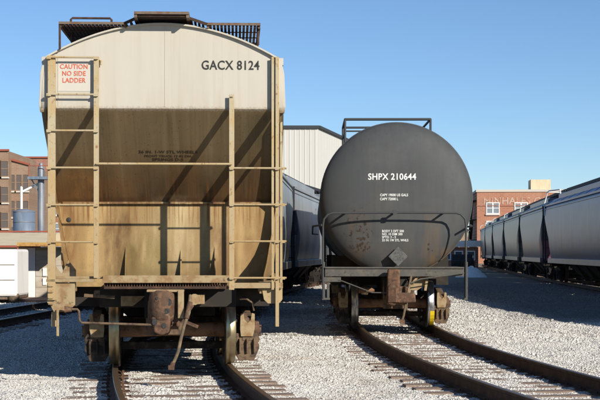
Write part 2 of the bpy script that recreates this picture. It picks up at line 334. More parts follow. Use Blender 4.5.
# ------------------------------------------------------------------ ground
def axis_pts(a, b, step, lo, hi):
    inner = list(np.arange(a, b, step)); r = []; d = step; p = a
    while p > lo: d *= 1.35; p -= d; r.append(p)
    l = r[::-1]; d = step; p = inner[-1]; q = []
    while p < hi: d *= 1.35; p += d; q.append(p)
    return np.array(l+inner+q)
xs = axis_pts(-9, 14, .11, -2500, 2500); ys = axis_pts(9, 46, .11, -60, 4500)
def vnoise(X, Y, sc_, seed):
    r = np.random.default_rng(seed); T = r.random((256, 256))
    x = X*sc_; y = Y*sc_; xi = np.floor(x).astype(int); yi = np.floor(y).astype(int); fx = x-xi; fy = y-yi
    fx = fx*fx*(3-2*fx); fy = fy*fy*(3-2*fy)
    g = lambda i, j: T[i % 256, j % 256]
    return (g(xi,yi)*(1-fx)+g(xi+1,yi)*fx)*(1-fy)+(g(xi,yi+1)*(1-fx)+g(xi+1,yi+1)*fx)*fy
def track_dist(X, Y):
    Yc = np.clip(Y, 6, 90)
    f1 = np.vectorize(X_hop)(Yc); f2 = np.vectorize(X_tank)(Yc); f3 = -7.2+.05*(Y-35); f4 = np.interp(Yc, [a for a, b in TR], [b for a, b in TR])
    return np.minimum(np.minimum(np.abs(X-f1), np.abs(X-f2)), np.minimum(np.abs(X-f3), np.abs(X-f4)))
def gh(X, Y):
    n = (vnoise(X, Y, .5, 1)-.5)*.07+(vnoise(X, Y, 1.9, 2)-.5)*.04+(vnoise(X, Y, 7, 3)-.5)*.018
    t = np.clip((track_dist(X, Y)-.9)/.8, 0, 1)
    base = (vnoise(X, Y, 2.3, 5)-.5)*.030+(vnoise(X, Y, 8, 6)-.5)*.024
    far = np.clip((60-Y)/20, 0, 1)
    return (n*t + base*(1-t) - .012*t - .003*(1-t))*far
GX, GY = np.meshgrid(xs, ys); GZ = gh(GX, GY)
nx, ny = len(xs), len(ys)
V = np.stack([GX.ravel(), GY.ravel(), GZ.ravel()], 1)
i = np.arange((ny-1)*(nx-1)); r_ = i//(nx-1); c_ = i % (nx-1); q = r_*nx+c_
F = np.stack([q, q+1, q+nx+1, q+nx], 1)
def np_mesh(name, V, F, m):
    me = bpy.data.meshes.new(name); me.vertices.add(len(V)); me.vertices.foreach_set('co', V.astype(np.float32).ravel())
    k = F.shape[1]; me.loops.add(F.size); me.loops.foreach_set('vertex_index', F.astype(np.int32).ravel())
    me.polygons.add(len(F)); me.polygons.foreach_set('loop_start', np.arange(0, F.size, k, dtype=np.int32)); me.polygons.foreach_set('loop_total', np.full(len(F), k, dtype=np.int32))
    me.update(calc_edges=True); me.validate(); me.materials.append(m)
    o = bpy.data.objects.new(name, me); C.objects.link(o); return o
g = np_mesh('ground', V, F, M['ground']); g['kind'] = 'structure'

# crushed limestone
def stones():
    P = []
    def region(y0, y1, dens, size):
        wl, wr = -.24*y1-1.5, .24*y1+1.5
        n = int((wr-wl)*(y1-y0)*dens); x = rng.uniform(wl, wr, n); y = rng.uniform(y0, y1, n)
        k = (np.abs(x) < .24*y+1.5); x, y = x[k], y[k]
        P.append((x, y, size*rng.lognormal(0, .33, len(x))))
    region(12.8, 16, 8500, .0072); region(16, 20, 5200, .0086); region(20, 26, 2500, .0105); region(26, 34, 1100, .0135); region(34, 46, 420, .017); region(46, 75, 110, .022)
    x = np.concatenate([p[0] for p in P]); y = np.concatenate([p[1] for p in P]); s = np.concatenate([p[2] for p in P])
    keep = np.ones(len(x), bool)
    for fn, y0 in ((X_hop, 6.2), (X_tank, 6.2)):
        d = x-np.vectorize(fn)(y); on = (np.abs(d) < 1.32) & (((y-y0) % .53) < .2)
        keep &= ~(on & (rng.random(len(x)) < .25 + .60*(vnoise(x, y, 1.3, 9) > .52)))
        for sg in (-1, 1): keep &= ~(np.abs(d-sg*.755) < .09)
    x, y, s = x[keep], y[keep], s[keep]; n = len(x); s = s*(.75+.5*vnoise(x, y, .8, 21))
    cube = np.array([(-1,-1,-1),(1,-1,-1),(1,1,-1),(-1,1,-1),(-1,-1,1),(1,-1,1),(1,1,1),(-1,1,1)], float)
    v = cube[None]*(.55+.45*rng.random((n, 8, 3))); v *= rng.uniform(.6, 1.15, (n, 1, 3))*s[:, None, None]
    def rot(v, a, i, j):
        c, s_ = np.cos(a)[:, None], np.sin(a)[:, None]; u = v[:, :, i]*c-v[:, :, j]*s_; w_ = v[:, :, i]*s_+v[:, :, j]*c
        v = v.copy(); v[:, :, i] = u; v[:, :, j] = w_; return v
    for (i, j) in ((0, 1), (1, 2), (0, 2)): v = rot(v, rng.uniform(0, 6.28, n), i, j)
    v[:, :, 2] *= .7; z = gh(x, y)+s*rng.uniform(-.25, .28, n)
    v[:, :, 0] += x[:, None]; v[:, :, 1] += y[:, None]; v[:, :, 2] += z[:, None]
    f = np.array([(0,3,2,1),(4,5,6,7),(0,1,5,4),(1,2,6,5),(2,3,7,6),(3,0,4,7)])
    Fq = (f[None]+np.arange(n)[:, None, None]*8).reshape(-1, 4)
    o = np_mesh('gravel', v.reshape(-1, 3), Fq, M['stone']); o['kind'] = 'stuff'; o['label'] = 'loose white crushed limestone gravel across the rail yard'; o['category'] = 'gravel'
    print('stones', n)
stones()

# ------------------------------------------------------------------ tracks
RP = [(-.07,0),(.07,0),(.07,.012),(.018,.03),(.010,.045),(.010,.125),(.034,.137),(.036,.165),(.030,.172),(-.030,.172),(-.036,.165),(-.034,.137),(-.010,.125),(-.010,.045),(-.018,.03),(-.07,.012)]
def track(label, fn, y0, y1, spacing=.53, maxties=100, step=.5):
    t = thing('railway_track', label, 'track', (fn(y0), y0, 0), 0, 'railway tracks of the yard')
    ox = fn(y0)
    yy = list(np.arange(y0, y1+step, step))
    for sg in (-1, 1):
        mb = MB(); vs = []; n = len(RP)
        for y in yy:
            s = (fn(y+.1)-fn(y-.1))/.2; nx_ = Vector((1, -s, 0)).normalized(); c = Vector((fn(y), y, 0))+nx_*sg*.753
            for (u, h) in RP: vs.append((c.x+nx_.x*u-ox, c.y+nx_.y*u-y0, h+TIE_TOP))
        for i in range(len(yy)-1):
            for k in range(n):
                top = k in (7, 8, 9)
                mb.f.append((i*n+k, i*n+(k+1)%n, (i+1)*n+(k+1)%n, (i+1)*n+k)); mb.mi.append(1 if top else 0); mb.sm.append(False)
        mb.v = vs
        mb.build('rail', [M['rail'], M['railtop']], t)
    ties = [y0+.2+spacing*k for k in range(int((y1-y0)/spacing))]
    rest = MB()
    for k, y in enumerate(ties):
        s = (fn(y+.1)-fn(y-.1))/.2; a = -math.atan(s)+random.uniform(-.012, .012)
        mb = MB() ; L_ = 1.3+random.uniform(-.05, .05); z1 = TIE_TOP-random.uniform(0, .008); hw = .115
        pts = 14; jl = random.uniform(-.06, .06)
        tgt = mb if k < maxties else rest
        c = Vector((fn(y)-ox, y-y0, 0)); ca, sa = math.cos(a), math.sin(a)
        b0 = len(tgt.v)
        tgt.box(-L_+jl, L_+jl, -hw, hw, -.16, z1)
        if tgt is mb:
            for sg in (-1, 1):
                xr = sg*.753; mb.box(xr-.17, xr+.17, -.09, .09, z1-.004, z1+.012, 1)
                for dx in (-.095, .095):
                    for dy in (-.05, .05): mb.box(xr+dx-.014, xr+dx+.014, dy-.014, dy+.014, z1, z1+.036, 1)
        if tgt is rest:
            for q in range(b0, len(tgt.v)):
                vx, vy, vz = tgt.v[q]; tgt.v[q] = (c.x+vx*ca-vy*sa, c.y+vx*sa+vy*ca, vz)
        else:
            pl = MB()
            mb.build('tie', [M['tie'], M['rail']], t, (c.x, c.y, 0), a)
    if rest.v: 
        o = rest.build('ties', M['tie'], t); o['kind'] = 'stuff'
    return t
track('curved track running out from under the cream hopper car at left', X_hop, 6, 86, .53)
track('curved track with high rusty rails sweeping right from under the grey tank car', X_tank, 6, 59, .53)
track('shaded track carrying the long train of blue and grey hoppers', X_tr, 20, 170, .6, 100, 2.)
track('empty dark track at far left in front of the small shed', X_left, 8, 110, .6, 100, 2.)

# ------------------------------------------------------------------ truck (bogie)
def wheel_mb(sg, n=48):
    # lathe about x axis, flange to the inside
    r = .457
    prof = [(.0, sg*.70), (.10, sg*.69), (.10, sg*.70), (.36, sg*.73), (.385, sg*.685), (.470, sg*.683), (.487, sg*.695), (.484, sg*.712), (r+.004, sg*.728), (r, sg*.75), (r-.004, sg*.822), (.445, sg*.828), (.39, sg*.826), (.37, sg*.775), (.13, sg*.765), (.12, sg*.83), (0, sg*.83)]
    mi = [0]*(len(prof)-1)
    for k in (6, 7, 8, 9, 10): mi[k] = 1
    return MB().lathe(prof, 0, (0,0,0), n, mi)
def truck(parent, yloc, rot, tread, front=-1, far=False):
    T = {k: M['darktruck'] if far else M[k] for k in ('truck', 'dusty', 'rust', 'axle')}  # far trucks take the colour darkened for shade
    """truck centred at local (0,yloc); front: which side is detailed"""
    b = MB(); zc = .655
    b.box(-.95, .95, -.17, .17, .50, .78); b.box(-.3, .3, -.25, .25, .78, .92)
    b.box(-.80, .80, front*.46-.06, front*.46+.06, .36, .46)
    b.bar((-.35, front*.46, .42), (0, front*.15, .5), .06, .08); b.bar((.35, front*.46, .42), (0, front*.15, .5), .06, .08)
    for sg in (-1, 1):
        for q in (-1, 1):
            b.tube([(sg*.95, q*.0+q*.09, .38), (sg*.95, q*.09, .60)], .07, 10)
    tk = b.build('truck', T['truck'], parent, (0, yloc, 0), rot, bevel=.008)
    zw = .186+.457
    for q in (-.89, .89):
        a = MB(); a.tube([(-1.12, q, zw), (-.86, q, zw), (-.84, q, zw), (-.70, q, zw), (-.3, q, zw), (0, q, zw), (.3, q, zw), (.70, q, zw), (.84, q, zw), (.86, q, zw), (1.12, q, zw)], [.075, .075, .10, .10, .088, .082, .088, .10, .10, .075, .075], 20)
        a.build('axle', T['axle'], tk)
        for sg in (-1, 1):
            wo = wheel_mb(sg).build('wheel', [M['wheel'], tread], tk, (0, q, zw))
    for sg in (-1, 1):
        s = MB(); x0, x1 = sg*.93, sg*1.06
        up = [(-1.12, .80), (-.98, .86), (-.80, .86), (-.45, .93), (.45, .93), (.80, .86), (.98, .86), (1.12, .80), (1.12, .70), (.72, .70), (.60, .62), (.34, .80), (-.34, .80), (-.60, .62), (-.72, .70), (-1.12, .70)]
        s.prism(up, 0, x0, x1)
        s.prism([(-.72, .70), (-.60, .62), (-.34, .34), (.34, .34), (.60, .62), (.72, .70), (.60, .48), (.40, .26), (-.40, .26), (-.60, .48)], 0, x0, x1)
        for q in (-1, 1):
            s.box(x0, x1, q*.34-.05, q*.34+.05, .33, .82)
            # pedestal jaws round the bearing
            s.box(x0-.01*sg, x1+.02*sg, q*1.06, q*1.13, .50, .80); s.box(x0-.01*sg, x1+.02*sg, q*.70, q*.76, .50, .72)
        s.build('side_frame', T['dusty'], tk, bevel=.012)
        for q in (-.89, .89):
            c = MB()
            c.lathe([(0, sg*1.19), (.055, sg*1.19), (.06, sg*1.165), (.105, sg*1.16), (.112, sg*1.13), (.112, sg*.92), (0, sg*.92)], 0, (0, q, zw), 24)
            for k in range(3):
                an = k*2.09+.4; c.tube([(sg*1.16, q+.078*math.cos(an), zw+.078*math.sin(an)), (sg*1.19, q+.078*math.cos(an), zw+.078*math.sin(an))], .016, 6)
            c.tube([(sg*.84, q, zw), (sg*.92, q, zw)], .135, 20)
            c.build('bearing', T['rust'], tk, bevel=.006)
        # pedestal casting facing the end of the car: fork on top, ribs below
        for q in (-1, 1):
            qq = q*1.14
            f = MB(); f.prism([(sg*.90, .56), (sg*1.06, .56), (sg*1.085, .66), (sg*1.085, .86), (sg*1.045, .87), (sg*1.03, .78), (sg*.99, .74), (sg*.95, .78), (sg*.935, .87), (sg*.895, .86), (sg*.89, .66)], 1, qq-.02, qq+.02)
            f.build('pedestal_fork', M['darktruck'] if far else M['tanplate'], tk, bevel=.006)
            f = MB(); f.prism([(sg*.84, .44), (sg*1.12, .44), (sg*1.16, .52), (sg*1.12, .60), (sg*.84, .60)], 1, qq-.05*q-.03, qq-.05*q+.03)
            f.prism([(sg*.88, .24), (sg*1.08, .24), (sg*1.15, .40), (sg*1.15, .46), (sg*.84, .46), (sg*.84, .32)], 1, qq-.12*q-.10, qq-.12*q+.10)
            for xx in (.89, .985, 1.08): f.prism([(qq, .54), (qq+.045*q, .50), (qq+.03*q, .34), (qq-.1*q, .32)], 0, sg*xx-.012, sg*xx+.012)
            f.build('pedestal_base', T['truck'] if sg < 0 else T['dusty'], tk, bevel=.008)
    # brake shoes
    for sg in (-1, 1):
        s = MB()
        for q in (-.89, .89):
            d = -1 if q > 0 else 1; pts = []
            for k in range(5):
                an = R(-28+14*k); pts.append((q+d*.47*math.cos(an), zw+.47*math.sin(an)))
            for k in range(4, -1, -1):
                an = R(-28+14*k); pts.append((q+d*.55*math.cos(an), zw+.55*math.sin(an)))
            s.prism(pts, 0, sg*.73, sg*.81)
        s.build('brake_shoe', T['rust'], tk)
    return tk

# ------------------------------------------------------------------ covered hopper body
ZB, ZL, ZE, ZR = 3.46, 2.33, 4.08, 4.50
def end_y(z, a=.075, b=1.3):
    if z >= ZB: return a
    if z <= ZL: return b
    return a+(b-a)*(ZB-z)/(ZB-ZL)
HWR = 1.43
PROF = [(1.36, 1.22), (1.43, 1.5), (1.48, 1.9), (1.51, ZL), (1.52, 2.8), (1.51, 3.2), (1.50, ZB), (1.48, 3.8), (HWR, ZE)]
PEND = [(1.22, 1.22), (1.29, 1.5), (1.37, 1.9), (1.44, ZL), (1.455, 2.8), (1.445, 3.2), (HWR, ZB), (HWR, 3.8), (HWR, ZE)]
def shell_y(z): return end_y(z)+(0 if z >= ZB else .75*min(1, (ZB-z)/1.0)**1.5)
def roof_pts(n=10, ZR=4.50):
    # half roof arc from eave to crown
    r = []
    for k in range(n+1):
        x = HWR*(1-k/n); r.append((x, ZE+(ZR-ZE)*(1-(x/HWR)**2)))
    return r
def hopper_body(L, seams=True, ZR=4.50):
    half = PROF[:-1]+roof_pts(10, ZR); hend = PEND[:-1]+roof_pts(10, ZR)
    ring = half+[(-x, z) for x, z in half[::-1][1:]]
    mb = MB(); n = len(ring); v = []
    for (x, z) in ring: v.append((x, shell_y(z), z)); v.append((x, L-shell_y(z), z))
    mb.add(v, [(2*i, 2*i+1, 2*i+3, 2*i+2) for i in range(n-1)], 0, True)
    mb.add([(1.36, 1.3, 1.22), (-1.36, 1.3, 1.22), (-1.36, L-1.3, 1.22), (1.36, L-1.3, 1.22)], [(0, 1, 2, 3)])
    for e in (0, 1):
        Y = (lambda z: end_y(z)) if e == 0 else (lambda z: L-end_y(z))
        Y2 = (lambda z: shell_y(z)) if e == 0 else (lambda z: L-shell_y(z))
        hv = hend; m_ = len(hv); vv = [(x, Y(z), z) for x, z in hv]+[(-x, Y(z), z) for x, z in hv]
        mb.add(vv, [(i, i+1, m_+i+1, m_+i) for i in range(m_-1)])
        for sg in (-1, 1):
            a = []
            for (x0, z), (x1, _) in zip(hend[:9], half[:9]): a += [(sg*x0, Y(z), z), (sg*(x0*.35+x1*.65+.0), Y(z)*.62+Y2(z)*.38, z), (sg*x1, Y2(z), z)]
            f = []
            for i in range(8): f += [(3*i, 3*i+1, 3*i+4, 3*i+3), (3*i+1, 3*i+2, 3*i+5, 3*i+4)]
            mb.add(a, f, 0, True)
    if seams:
        yy = 1.9
        while yy < L-1.6:
            for sg in (-1, 1) if ZR < 4.55 else ():
                for (a, b), (c, d) in zip(PROF[:-1], PROF[1:]):
                    if yy > shell_y(b)+.05 and yy < L-shell_y(b)-.05:
                        mb.bar((sg*(a+.001), yy, b), (sg*(c+.001), yy, d), .03, .010)
            for s2 in (-1, 1):
                rp = roof_pts(10, ZR)
                for (a, b), (c, d) in zip(rp[:-1], rp[1:]): mb.bar((s2*a, yy, b+.006), (s2*c, yy, d+.006), .05, .02)
            yy += 1.32 if ZR < 4.55 else 2.64
    # eave flange
    for sg in (-1, 1):
        mb.box(sg*1.43, sg*1.50, .14, L-.14, ZE-.06, ZE+.025); mb.box(sg*1.46, sg*1.495, .16, L-.16, ZE-.22, ZE-.18)
    return mb
def underframe(car, L, m, mdark):
    b = MB()
    for sg in (-1, 1):
        b.box(sg*1.38, sg*1.50, 1.36, L-1.36, 1.12, 1.36)
    b.build('side_sill', m, car, bevel=.01)
    c = MB(); c.box(-.25, .25, .45, L-.45, .84, 1.20)
    for yy in (1.75, L-1.75): c.box(-1.36, 1.36, yy-.18, yy+.18, .95, 1.21)
    c.build('centre_sill', mdark, car)
    n = 3
    for k in range(n):
        yc = L/2+(k-(n-1)/2)*2.95; h = MB()
        w0, w1, l0, l1 = 1.2, .55, 1.45, .35
        v = [(-w0, yc-l0, 1.215), (w0, yc-l0, 1.215), (w0, yc+l0, 1.215), (-w0, yc+l0, 1.215), (-w1, yc-l1, .48), (w1, yc-l1, .48), (w1, yc+l1, .48), (-w1, yc+l1, .48)]
        h.add(v, [(0,1,5,4), (1,2,6,5), (2,3,7,6), (3,0,4,7), (4,5,6,7)])
        h.box(-w1-.12, w1+.12, yc-l1-.1, yc+l1+.1, .38, .48); h.tube([(-w1-.35, yc, .43), (w1+.35, yc, .43)], .04, 8)
        h.build('discharge_hopper', mdark, car)
def walkway(car, L, mg, me_, fine, z=4.66, zs=4.44):
    g = MB()
    y = -.18
    while y < L+.18:
        st = .05 if (fine and y < 2.2) else .22
        wd = .030 if st < .1 else .16
        g.box(-.30, .30, y, y+wd, z-.045, z-.005); y += st
    g.build('running_board', mg, car)
    e = MB()
    for sg in (-1, 1): e.box(sg*.30, sg*.335, -.2, L+.2, z-(.06 if fine else .13), z+.012)
    e.box(-.335, .335, -.215, -.2, z-.02, z+.012)
    k = .5
    while k < L:
        for sg in (-1, 1): e.bar((sg*.28, k, z-.06), (sg*.42, k, zs), .04, .03)
        k += 1.32
    e.build('walkway_edge', me_, car)

def corner_rail(car, L, m, big=False):
    b = MB()
    if not big: b.tube([(-1.50, L-.10, 3.9), (-1.51, L-.10, 4.2), (-1.46, L-.10, 4.5), (-1.2, L-.12, 4.62)], .03, 8)
    else: b.tube([(-1.50, L-.10, 3.55), (-1.51, L-.10, 4.2), (-1.35, L-.12, 4.78), (-1.28, L-.2, 4.84), (-1.1, L-1.0, 4.84), (-1.0, L-2.3, 4.82), (-.95, L-2.35, 4.42)], .035, 8)
    if big: b.tube([(-1.35, L-.12, 4.78), (-.4, L-.12, 4.74)], .03, 8)
    b.build('corner_handrail', m, car)
    for sg, near in ((-1, 1), (1, 1), (-1, 0), (1, 0)):
        l = MB(); y0 = .02 if near else L-.07
        for xx in (sg*1.46, sg*1.02): l.box(xx-.03, xx+.03, y0, y0+.05, 1.0, 4.1)
        for k in range(8):
            zz = 1.05+k*.42; l.tube([(sg*1.0, y0+.025, zz), (sg*1.5, y0+.025, zz)], .014, 6)
        l.build('end_ladder', M['walk_dark'], car)

def coupler(car, y, m, z=.87, d=-1):
    """knuckle coupler pointing towards -y from end y"""
    c = MB()
    c.box(-.07, .07, y, y+1.0, z-.07, z+.07)
    c.prism([(-.19, y-.05), (-.15, y-.30), (-.05, y-.36), (-.02, y-.24), (.05, y-.15), (.12, y-.13), (.17, y-.22), (.21, y-.20), (.20, y-.03), (.10, y+.16), (-.10, y+.16)], 2, z-.16, z+.16)
    kn = c.build('coupler', m, car, bevel=.02)
    k = MB()
    k.tube([(-.10, y-.27, z-.20), (-.10, y-.27, z-.17), (-.10, y-.27, z+.17), (-.10, y-.27, z+.20)], [.06, .09, .09, .06], 18)
    k.prism([(-.17, y-.36), (-.02, y-.40), (.05, y-.33), (.04, y-.25), (-.06, y-.22), (-.16, y-.22)], 2, z-.14, z+.14)
    k.tube([(-.10, y-.27, z-.26), (-.10, y-.27, z+.23)], .022, 8)
    k.build('knuckle', m, kn, bevel=.02)
    s = MB()
    s.box(-.24, -.17, y+.16, y+.24, z-.22, z+.26); s.box(.17, .24, y+.16, y+.24, z-.22, z+.26); s.box(-.24, .24, y+.16, y+.24, z+.19, z+.27); s.box(-.24, .24, y+.16, y+.24, z-.28, z-.21)
    s.build('striker', M['dusty'], car, bevel=.01)
    return kn

def hopper_car(label, p0, p1, paint, hand, cat='hopper car', group='hopper cars of the long train at right', treads='wheel'):
    a, b = Vector((*p0, 0)), Vector((*p1, 0)); L = (b-a).length-1.0
    d = (b-a).normalized(); th = -math.atan2(d.x, d.y); s = a+d*.5
    car = thing('hopper_car', label, cat, (s.x, s.y, 0), th, group)
    hopper_body(L, ZR=4.64).build('body', paint, car)
    underframe(car, L, paint, M['dark'])
    walkway(car, L, M['walk_dark'], M['walk_dark'], False, 4.97, 4.58)
    corner_rail(car, L, hand, hand == M['whitepipe'] and 'white corner' in label)
    for yy in (1.9, L-1.9): truck(car, yy, 0, M['wheel'], far=True)
    coupler(car, .0, M['darktruck'])
    # roof hatches
    h = MB(); h.box(-1.02, -.52, 2.0, L-2.0, 4.34, 4.60); h.box(.52, 1.02, 2.0, L-2.0, 4.34, 4.60)
    h.build('roof_hatch', paint, car, bevel=.02)
    return car

paints = [(M['car_steel'], 'steel grey hopper car, nearest of the long train, outside the right edge'), (M['car_dark'], 'dark blue-grey hopper car just beyond the right edge'),
          (M['near_blue'], 'weathered blue-grey hopper car with dark blue graffiti and a white corner handrail'), (M['car_grey'], 'slate grey hopper car with red graffiti low on its side'),
          (M['car_brown'], 'dusty brown-grey hopper car between the red-marked and violet-grey ones'), (M['car_violet'], 'faded violet-grey hopper car beyond the brownish one'),
          (M['car_dark'], 'dark blue-grey hopper car, second from the far end of the train'), (M['car_steel'], 'dull steel grey hopper car farthest away in front of the brick building')]
for k, (m_, lb) in enumerate(paints):
    a, b = TR[k], TR[k+1]
    hopper_car(lb, (a[1], a[0]), (b[1], b[0]), m_, M['whitepipe'] if k > 1 else M['walk_dark'])
# cars behind the cream hopper
for k, (ya, yb, m_, lb) in enumerate(((34.2, 51.2, M['car_pale'], 'pale grey hopper car directly behind the cream one'), (51.2, 68.2, M['car_pale'], 'pale grey hopper car with dark patches seen between cream hopper and tank car'), (68.2, 85.2, M['car_steel'], 'steel grey hopper car last on the track behind the cream hopper'))):
    hopper_car(lb, (X_hop(ya), ya), (X_hop(yb), yb), m_, M['walk_dark'], group='grey hopper cars behind the cream hopper')

hopper_car('dark blue-grey hopper car added unseen behind the tank car for its shadow', (X_tank(42.4), 42.4), (X_tank(59.4), 59.4), M['car_dark'], M['walk_dark'], group='unseen hopper car added on the tank car track')  # hidden car, put in to throw shade on the pale grey cars
# ------------------------------------------------------------------ the cream hopper, near end in full detail
HY = 17.3; SL = -.046; HX = -1.70
def S(d): return 1400/(HY+d)
def lx(x, d=0): return (x-300)/S(d)-HX-SL*d
def lz(y, d=0): return CAM_Z+(252-y)/S(d)
HL = 15.4
hop = thing('hopper_car', 'cream covered hopper car GACX 8124 with brown weathered slope sheet and end ladders', 'hopper car', (HX, HY, 0), -math.atan(SL), 'hopper cars standing on the left track')
hb = hopper_body(HL); hb.build('body', M['hopper'], hop)
# trim along the end: ledges, seams, side sheets shaped for their shadow
t = MB()
t.box(-1.38, 1.38, 1.24, 1.305, 2.315, 2.345)
t.build('end_ledge', M['hopper'], hop, bevel=.004)
for xx, zt_ in ((lx(165, .07), 4.49), (lx(59, .07), 4.02), (lx(270, .07), 4.02)):
    t = MB(); t.box(xx-.004, xx+.004, .070, .08, ZB+.02, zt_); t.build('end_seam', M['hopper'], hop, bevel=.003)
for sg in (-1, 1):
    F_ = [(1.30, .62), (1.54, .62), (1.65, .78), (1.71, .92), (1.79, 1.02), (1.95, 1.09), (2.33, 1.09), (2.6, .85), (2.85, .6), (3.1, .34), (3.3, .13), (3.46, .065)]  # front edge laid out so its shadow curves down the lower wall
    def pe(z):
        for (a, b), (c, d) in zip(PEND, PEND[1:]):
            if z <= d: return a+(c-a)*(z-b)/(d-b)
        return PEND[-1][0]
    p = MB(); v = []
    for z, yf in F_:
        for xo in (0, .018): v += [(sg*(pe(z)+.004+xo), yf, z), (sg*(pe(z)+.004+xo), end_y(z)+.06, z)]
    f = []
    for i in range(len(F_)-1):
        a = 4*i; f += [(a, a+4, a+5, a+1), (a+2, a+3, a+7, a+6), (a, a+2, a+6, a+4), (a+1, a+5, a+7, a+3)]
    f += [(0, 1, 3, 2), (4*len(F_)-4, 4*len(F_)-2, 4*len(F_)-1, 4*len(F_)-3)]
    p.add(v, f).build('shadow_side_sheet', M['hopper'], hop)
for x, top in ((126, 246), (181, 249), (215, 246)):
    gx = lx(x, 1.25); gq = MB(); gq.prism([(1.3, lz(top, 1.2)), (1.3, 1.36), (1.17, 1.36)], 0, gx-.008, gx+.008); gq.build('gusset', M['hopper'], hop)
MB().lathe([(0, 1.294), (.03, 1.294), (.034, 1.299)], 1, (lx(69.3, 1.3), 0, lz(220, 1.3)), 16).build('drain_hole', M['black'], hop)
# roof arc lip
lip = MB(); rp = [(x, z) for x, z in roof_pts(14)]; full = [(x, z) for x, z in rp]+[(-x, z) for x, z in rp[::-1][1:]]
for (a, b), (c, d) in zip(full[:-1], full[1:]): lip.bar((a, .06, b+.008), (c, .06, d+.008), .07, .02)
lip.build('roof_lip', M['hopper'], hop)
# corner side strips
for sg in (-1, 1): MB().prism([(sg*1.432, 3.41), (sg*1.51, 3.41), (sg*1.525, 3.5), (sg*1.51, 3.9), (sg*1.48, 4.03), (sg*1.432, 4.10)], 1, .08, .12).build('corner_strip', M['hopper'], hop, bevel=.004)

def stile(x0, x1, y0, y1, d0=0., d1=.05, name='ladder_stile'):
    b = MB(); b.box(lx(x0, d0), lx(x1, d0), d0, d1*.25+d0, lz(y1, d0), lz(y0, d0)); b.box(lx(x1, d0)-.012, lx(x1, d0), d0+.012, d0+d1, lz(y1, d0), lz(y0, d0))
    return b.build(name, M['ladder'], hop, bevel=.003)
st_l = stile(48.5, 56, 56, 300); stile(94, 99, 57, 278); stile(229, 234.2, 94, 290); stile(271.5, 274, 56, 290, d0=.0); 
b = MB(); b.box(lx(275.5), lx(279), .0, .07, lz(327), lz(56)); b.build('corner_post', M['ladder'], hop, bevel=.003)
stile(280, 282.5, 110, 300, d0=.25)
b = MB()
for x0, x1 in ((229, 234), (94, 99)): pass
for y in (58, 95, 131, 168, 205, 242):
    o = MB(); o.tube([(lx(47.5), -.025, lz(y)), (lx(98), -.025, lz(y))], .0125, 8)
    for x in (50, 96.5): o.box(lx(x)-.03, lx(x)+.025, -.035, .0, lz(y)-.022, lz(y)+.012)
    o.build('rung', M['ladder'], hop)
for y in (168, 204.5, 241.3, 278):
    o = MB(); o.tube([(lx(229), -.025, lz(y)), (lx(286.5), -.025, lz(y))], .0125, 8)
    for x in (231.5, 277, 283): o.box(lx(x)-.025, lx(x)+.025, -.035, .0, lz(y)-.02, lz(y)+.014)
    o.build('rung', M['ladder'], hop)
o = MB(); o.tube([(lx(97), -.03, lz(164)), (lx(232), -.03, lz(164))], .015, 8); o.build('grab_iron', M['ladder'], hop)
# stile brackets to the end sheet
b = MB()
for x in (52, 97, 277):
    for y in (64, 104): b.box(lx(x)-.02, lx(x)+.02, .03, .08, lz(y)-.01, lz(y)+.01)
b.box(lx(231)-.02, lx(231)+.02, .0, .08, lz(97)-.01, lz(97)+.01)
b.build('bracket', M['ladder'], hop)
# small hand hold right of sign
b = MB(); b.tube([(lx(100, .1), .075, lz(61, .1)), (lx(102, .1), .03, lz(62, .1)), (lx(102, .1), .03, lz(66, .1))], .012, 6); b.build('hook', M['ladder'], hop)

# platform, sill, steps
b = MB(); b.box(lx(103), lx(229), .0, .07, lz(283), lz(275.5))
b.build('end_beam', M['tanplate'], hop, bevel=.006)
b = MB(); b.box(lx(47), lx(95), .0, .05, lz(282), lz(279)); b.box(lx(230), lx(283), .02, .09, lz(288.5), lz(283)); b.box(lx(47), lx(230), .09, .16, lz(279), lz(276.5))
b.build('step_bar', M['tanplate'], hop, bevel=.004)
b = MB()
k = 0
while 104+k*2.7 < 226:
    x = 104+k*2.7; b.box(lx(x), lx(x+1.1), .05, 1.15, lz(286.5), lz(279.5)); k += 1
b.box(lx(104), lx(228), .05, .08, lz(289), lz(286.6)); b.box(lx(104), lx(228), .6, .64, lz(289), lz(286.6))
b.build('platform_grating', M['grating'], hop)
MB().box(lx(100, .7), lx(236, .7), .7, .95, .97, 1.22).build('end_sill', M['dark'], hop, bevel=.006)
b = MB(); b.prism([(lx(121, .6), lz(296, .6)), (lx(145, .6), lz(296, .6)), (lx(141, .6), lz(300, .6)), (lx(133, .6), lz(306, .6)), (lx(121, .6), lz(306, .6))], 1, .6, .62)
b.build('sill_plate', M['tanplate'], hop, bevel=.006)
b = MB(); b.prism([(lx(47.5), lz(283)), (lx(75), lz(283)), (lx(75), lz(305)), (lx(68), lz(312)), (lx(54), lz(312)), (lx(50), lz(304)), (lx(47.5), lz(303))], 1, .04, .10)
for yy in (286, 292, 298, 304): b.box(lx(49), lx(54), -.02, .04, lz(yy)-.008, lz(yy)+.008)
b.box(lx(51), lx(56), .10, .18, lz(327), lz(312)); b.box(lx(57), lx(59.6), .0, .02, lz(336), lz(309))
b.build('corner_plate', M['tanplate'], hop, bevel=.006)
b = MB(); b.prism([(lx(262), lz(289)), (lx(282), lz(289)), (lx(282), lz(301)), (lx(279), lz(304)), (lx(268), lz(304)), (lx(264), lz(300))], 1, .08, .11)
for yy in (296.5, 301.5): b.tube([(lx(277.3), .06, lz(yy)), (lx(277.3), .09, lz(yy))], .02, 8)
b.build('corner_plate', M['ladder'], hop, bevel=.004)
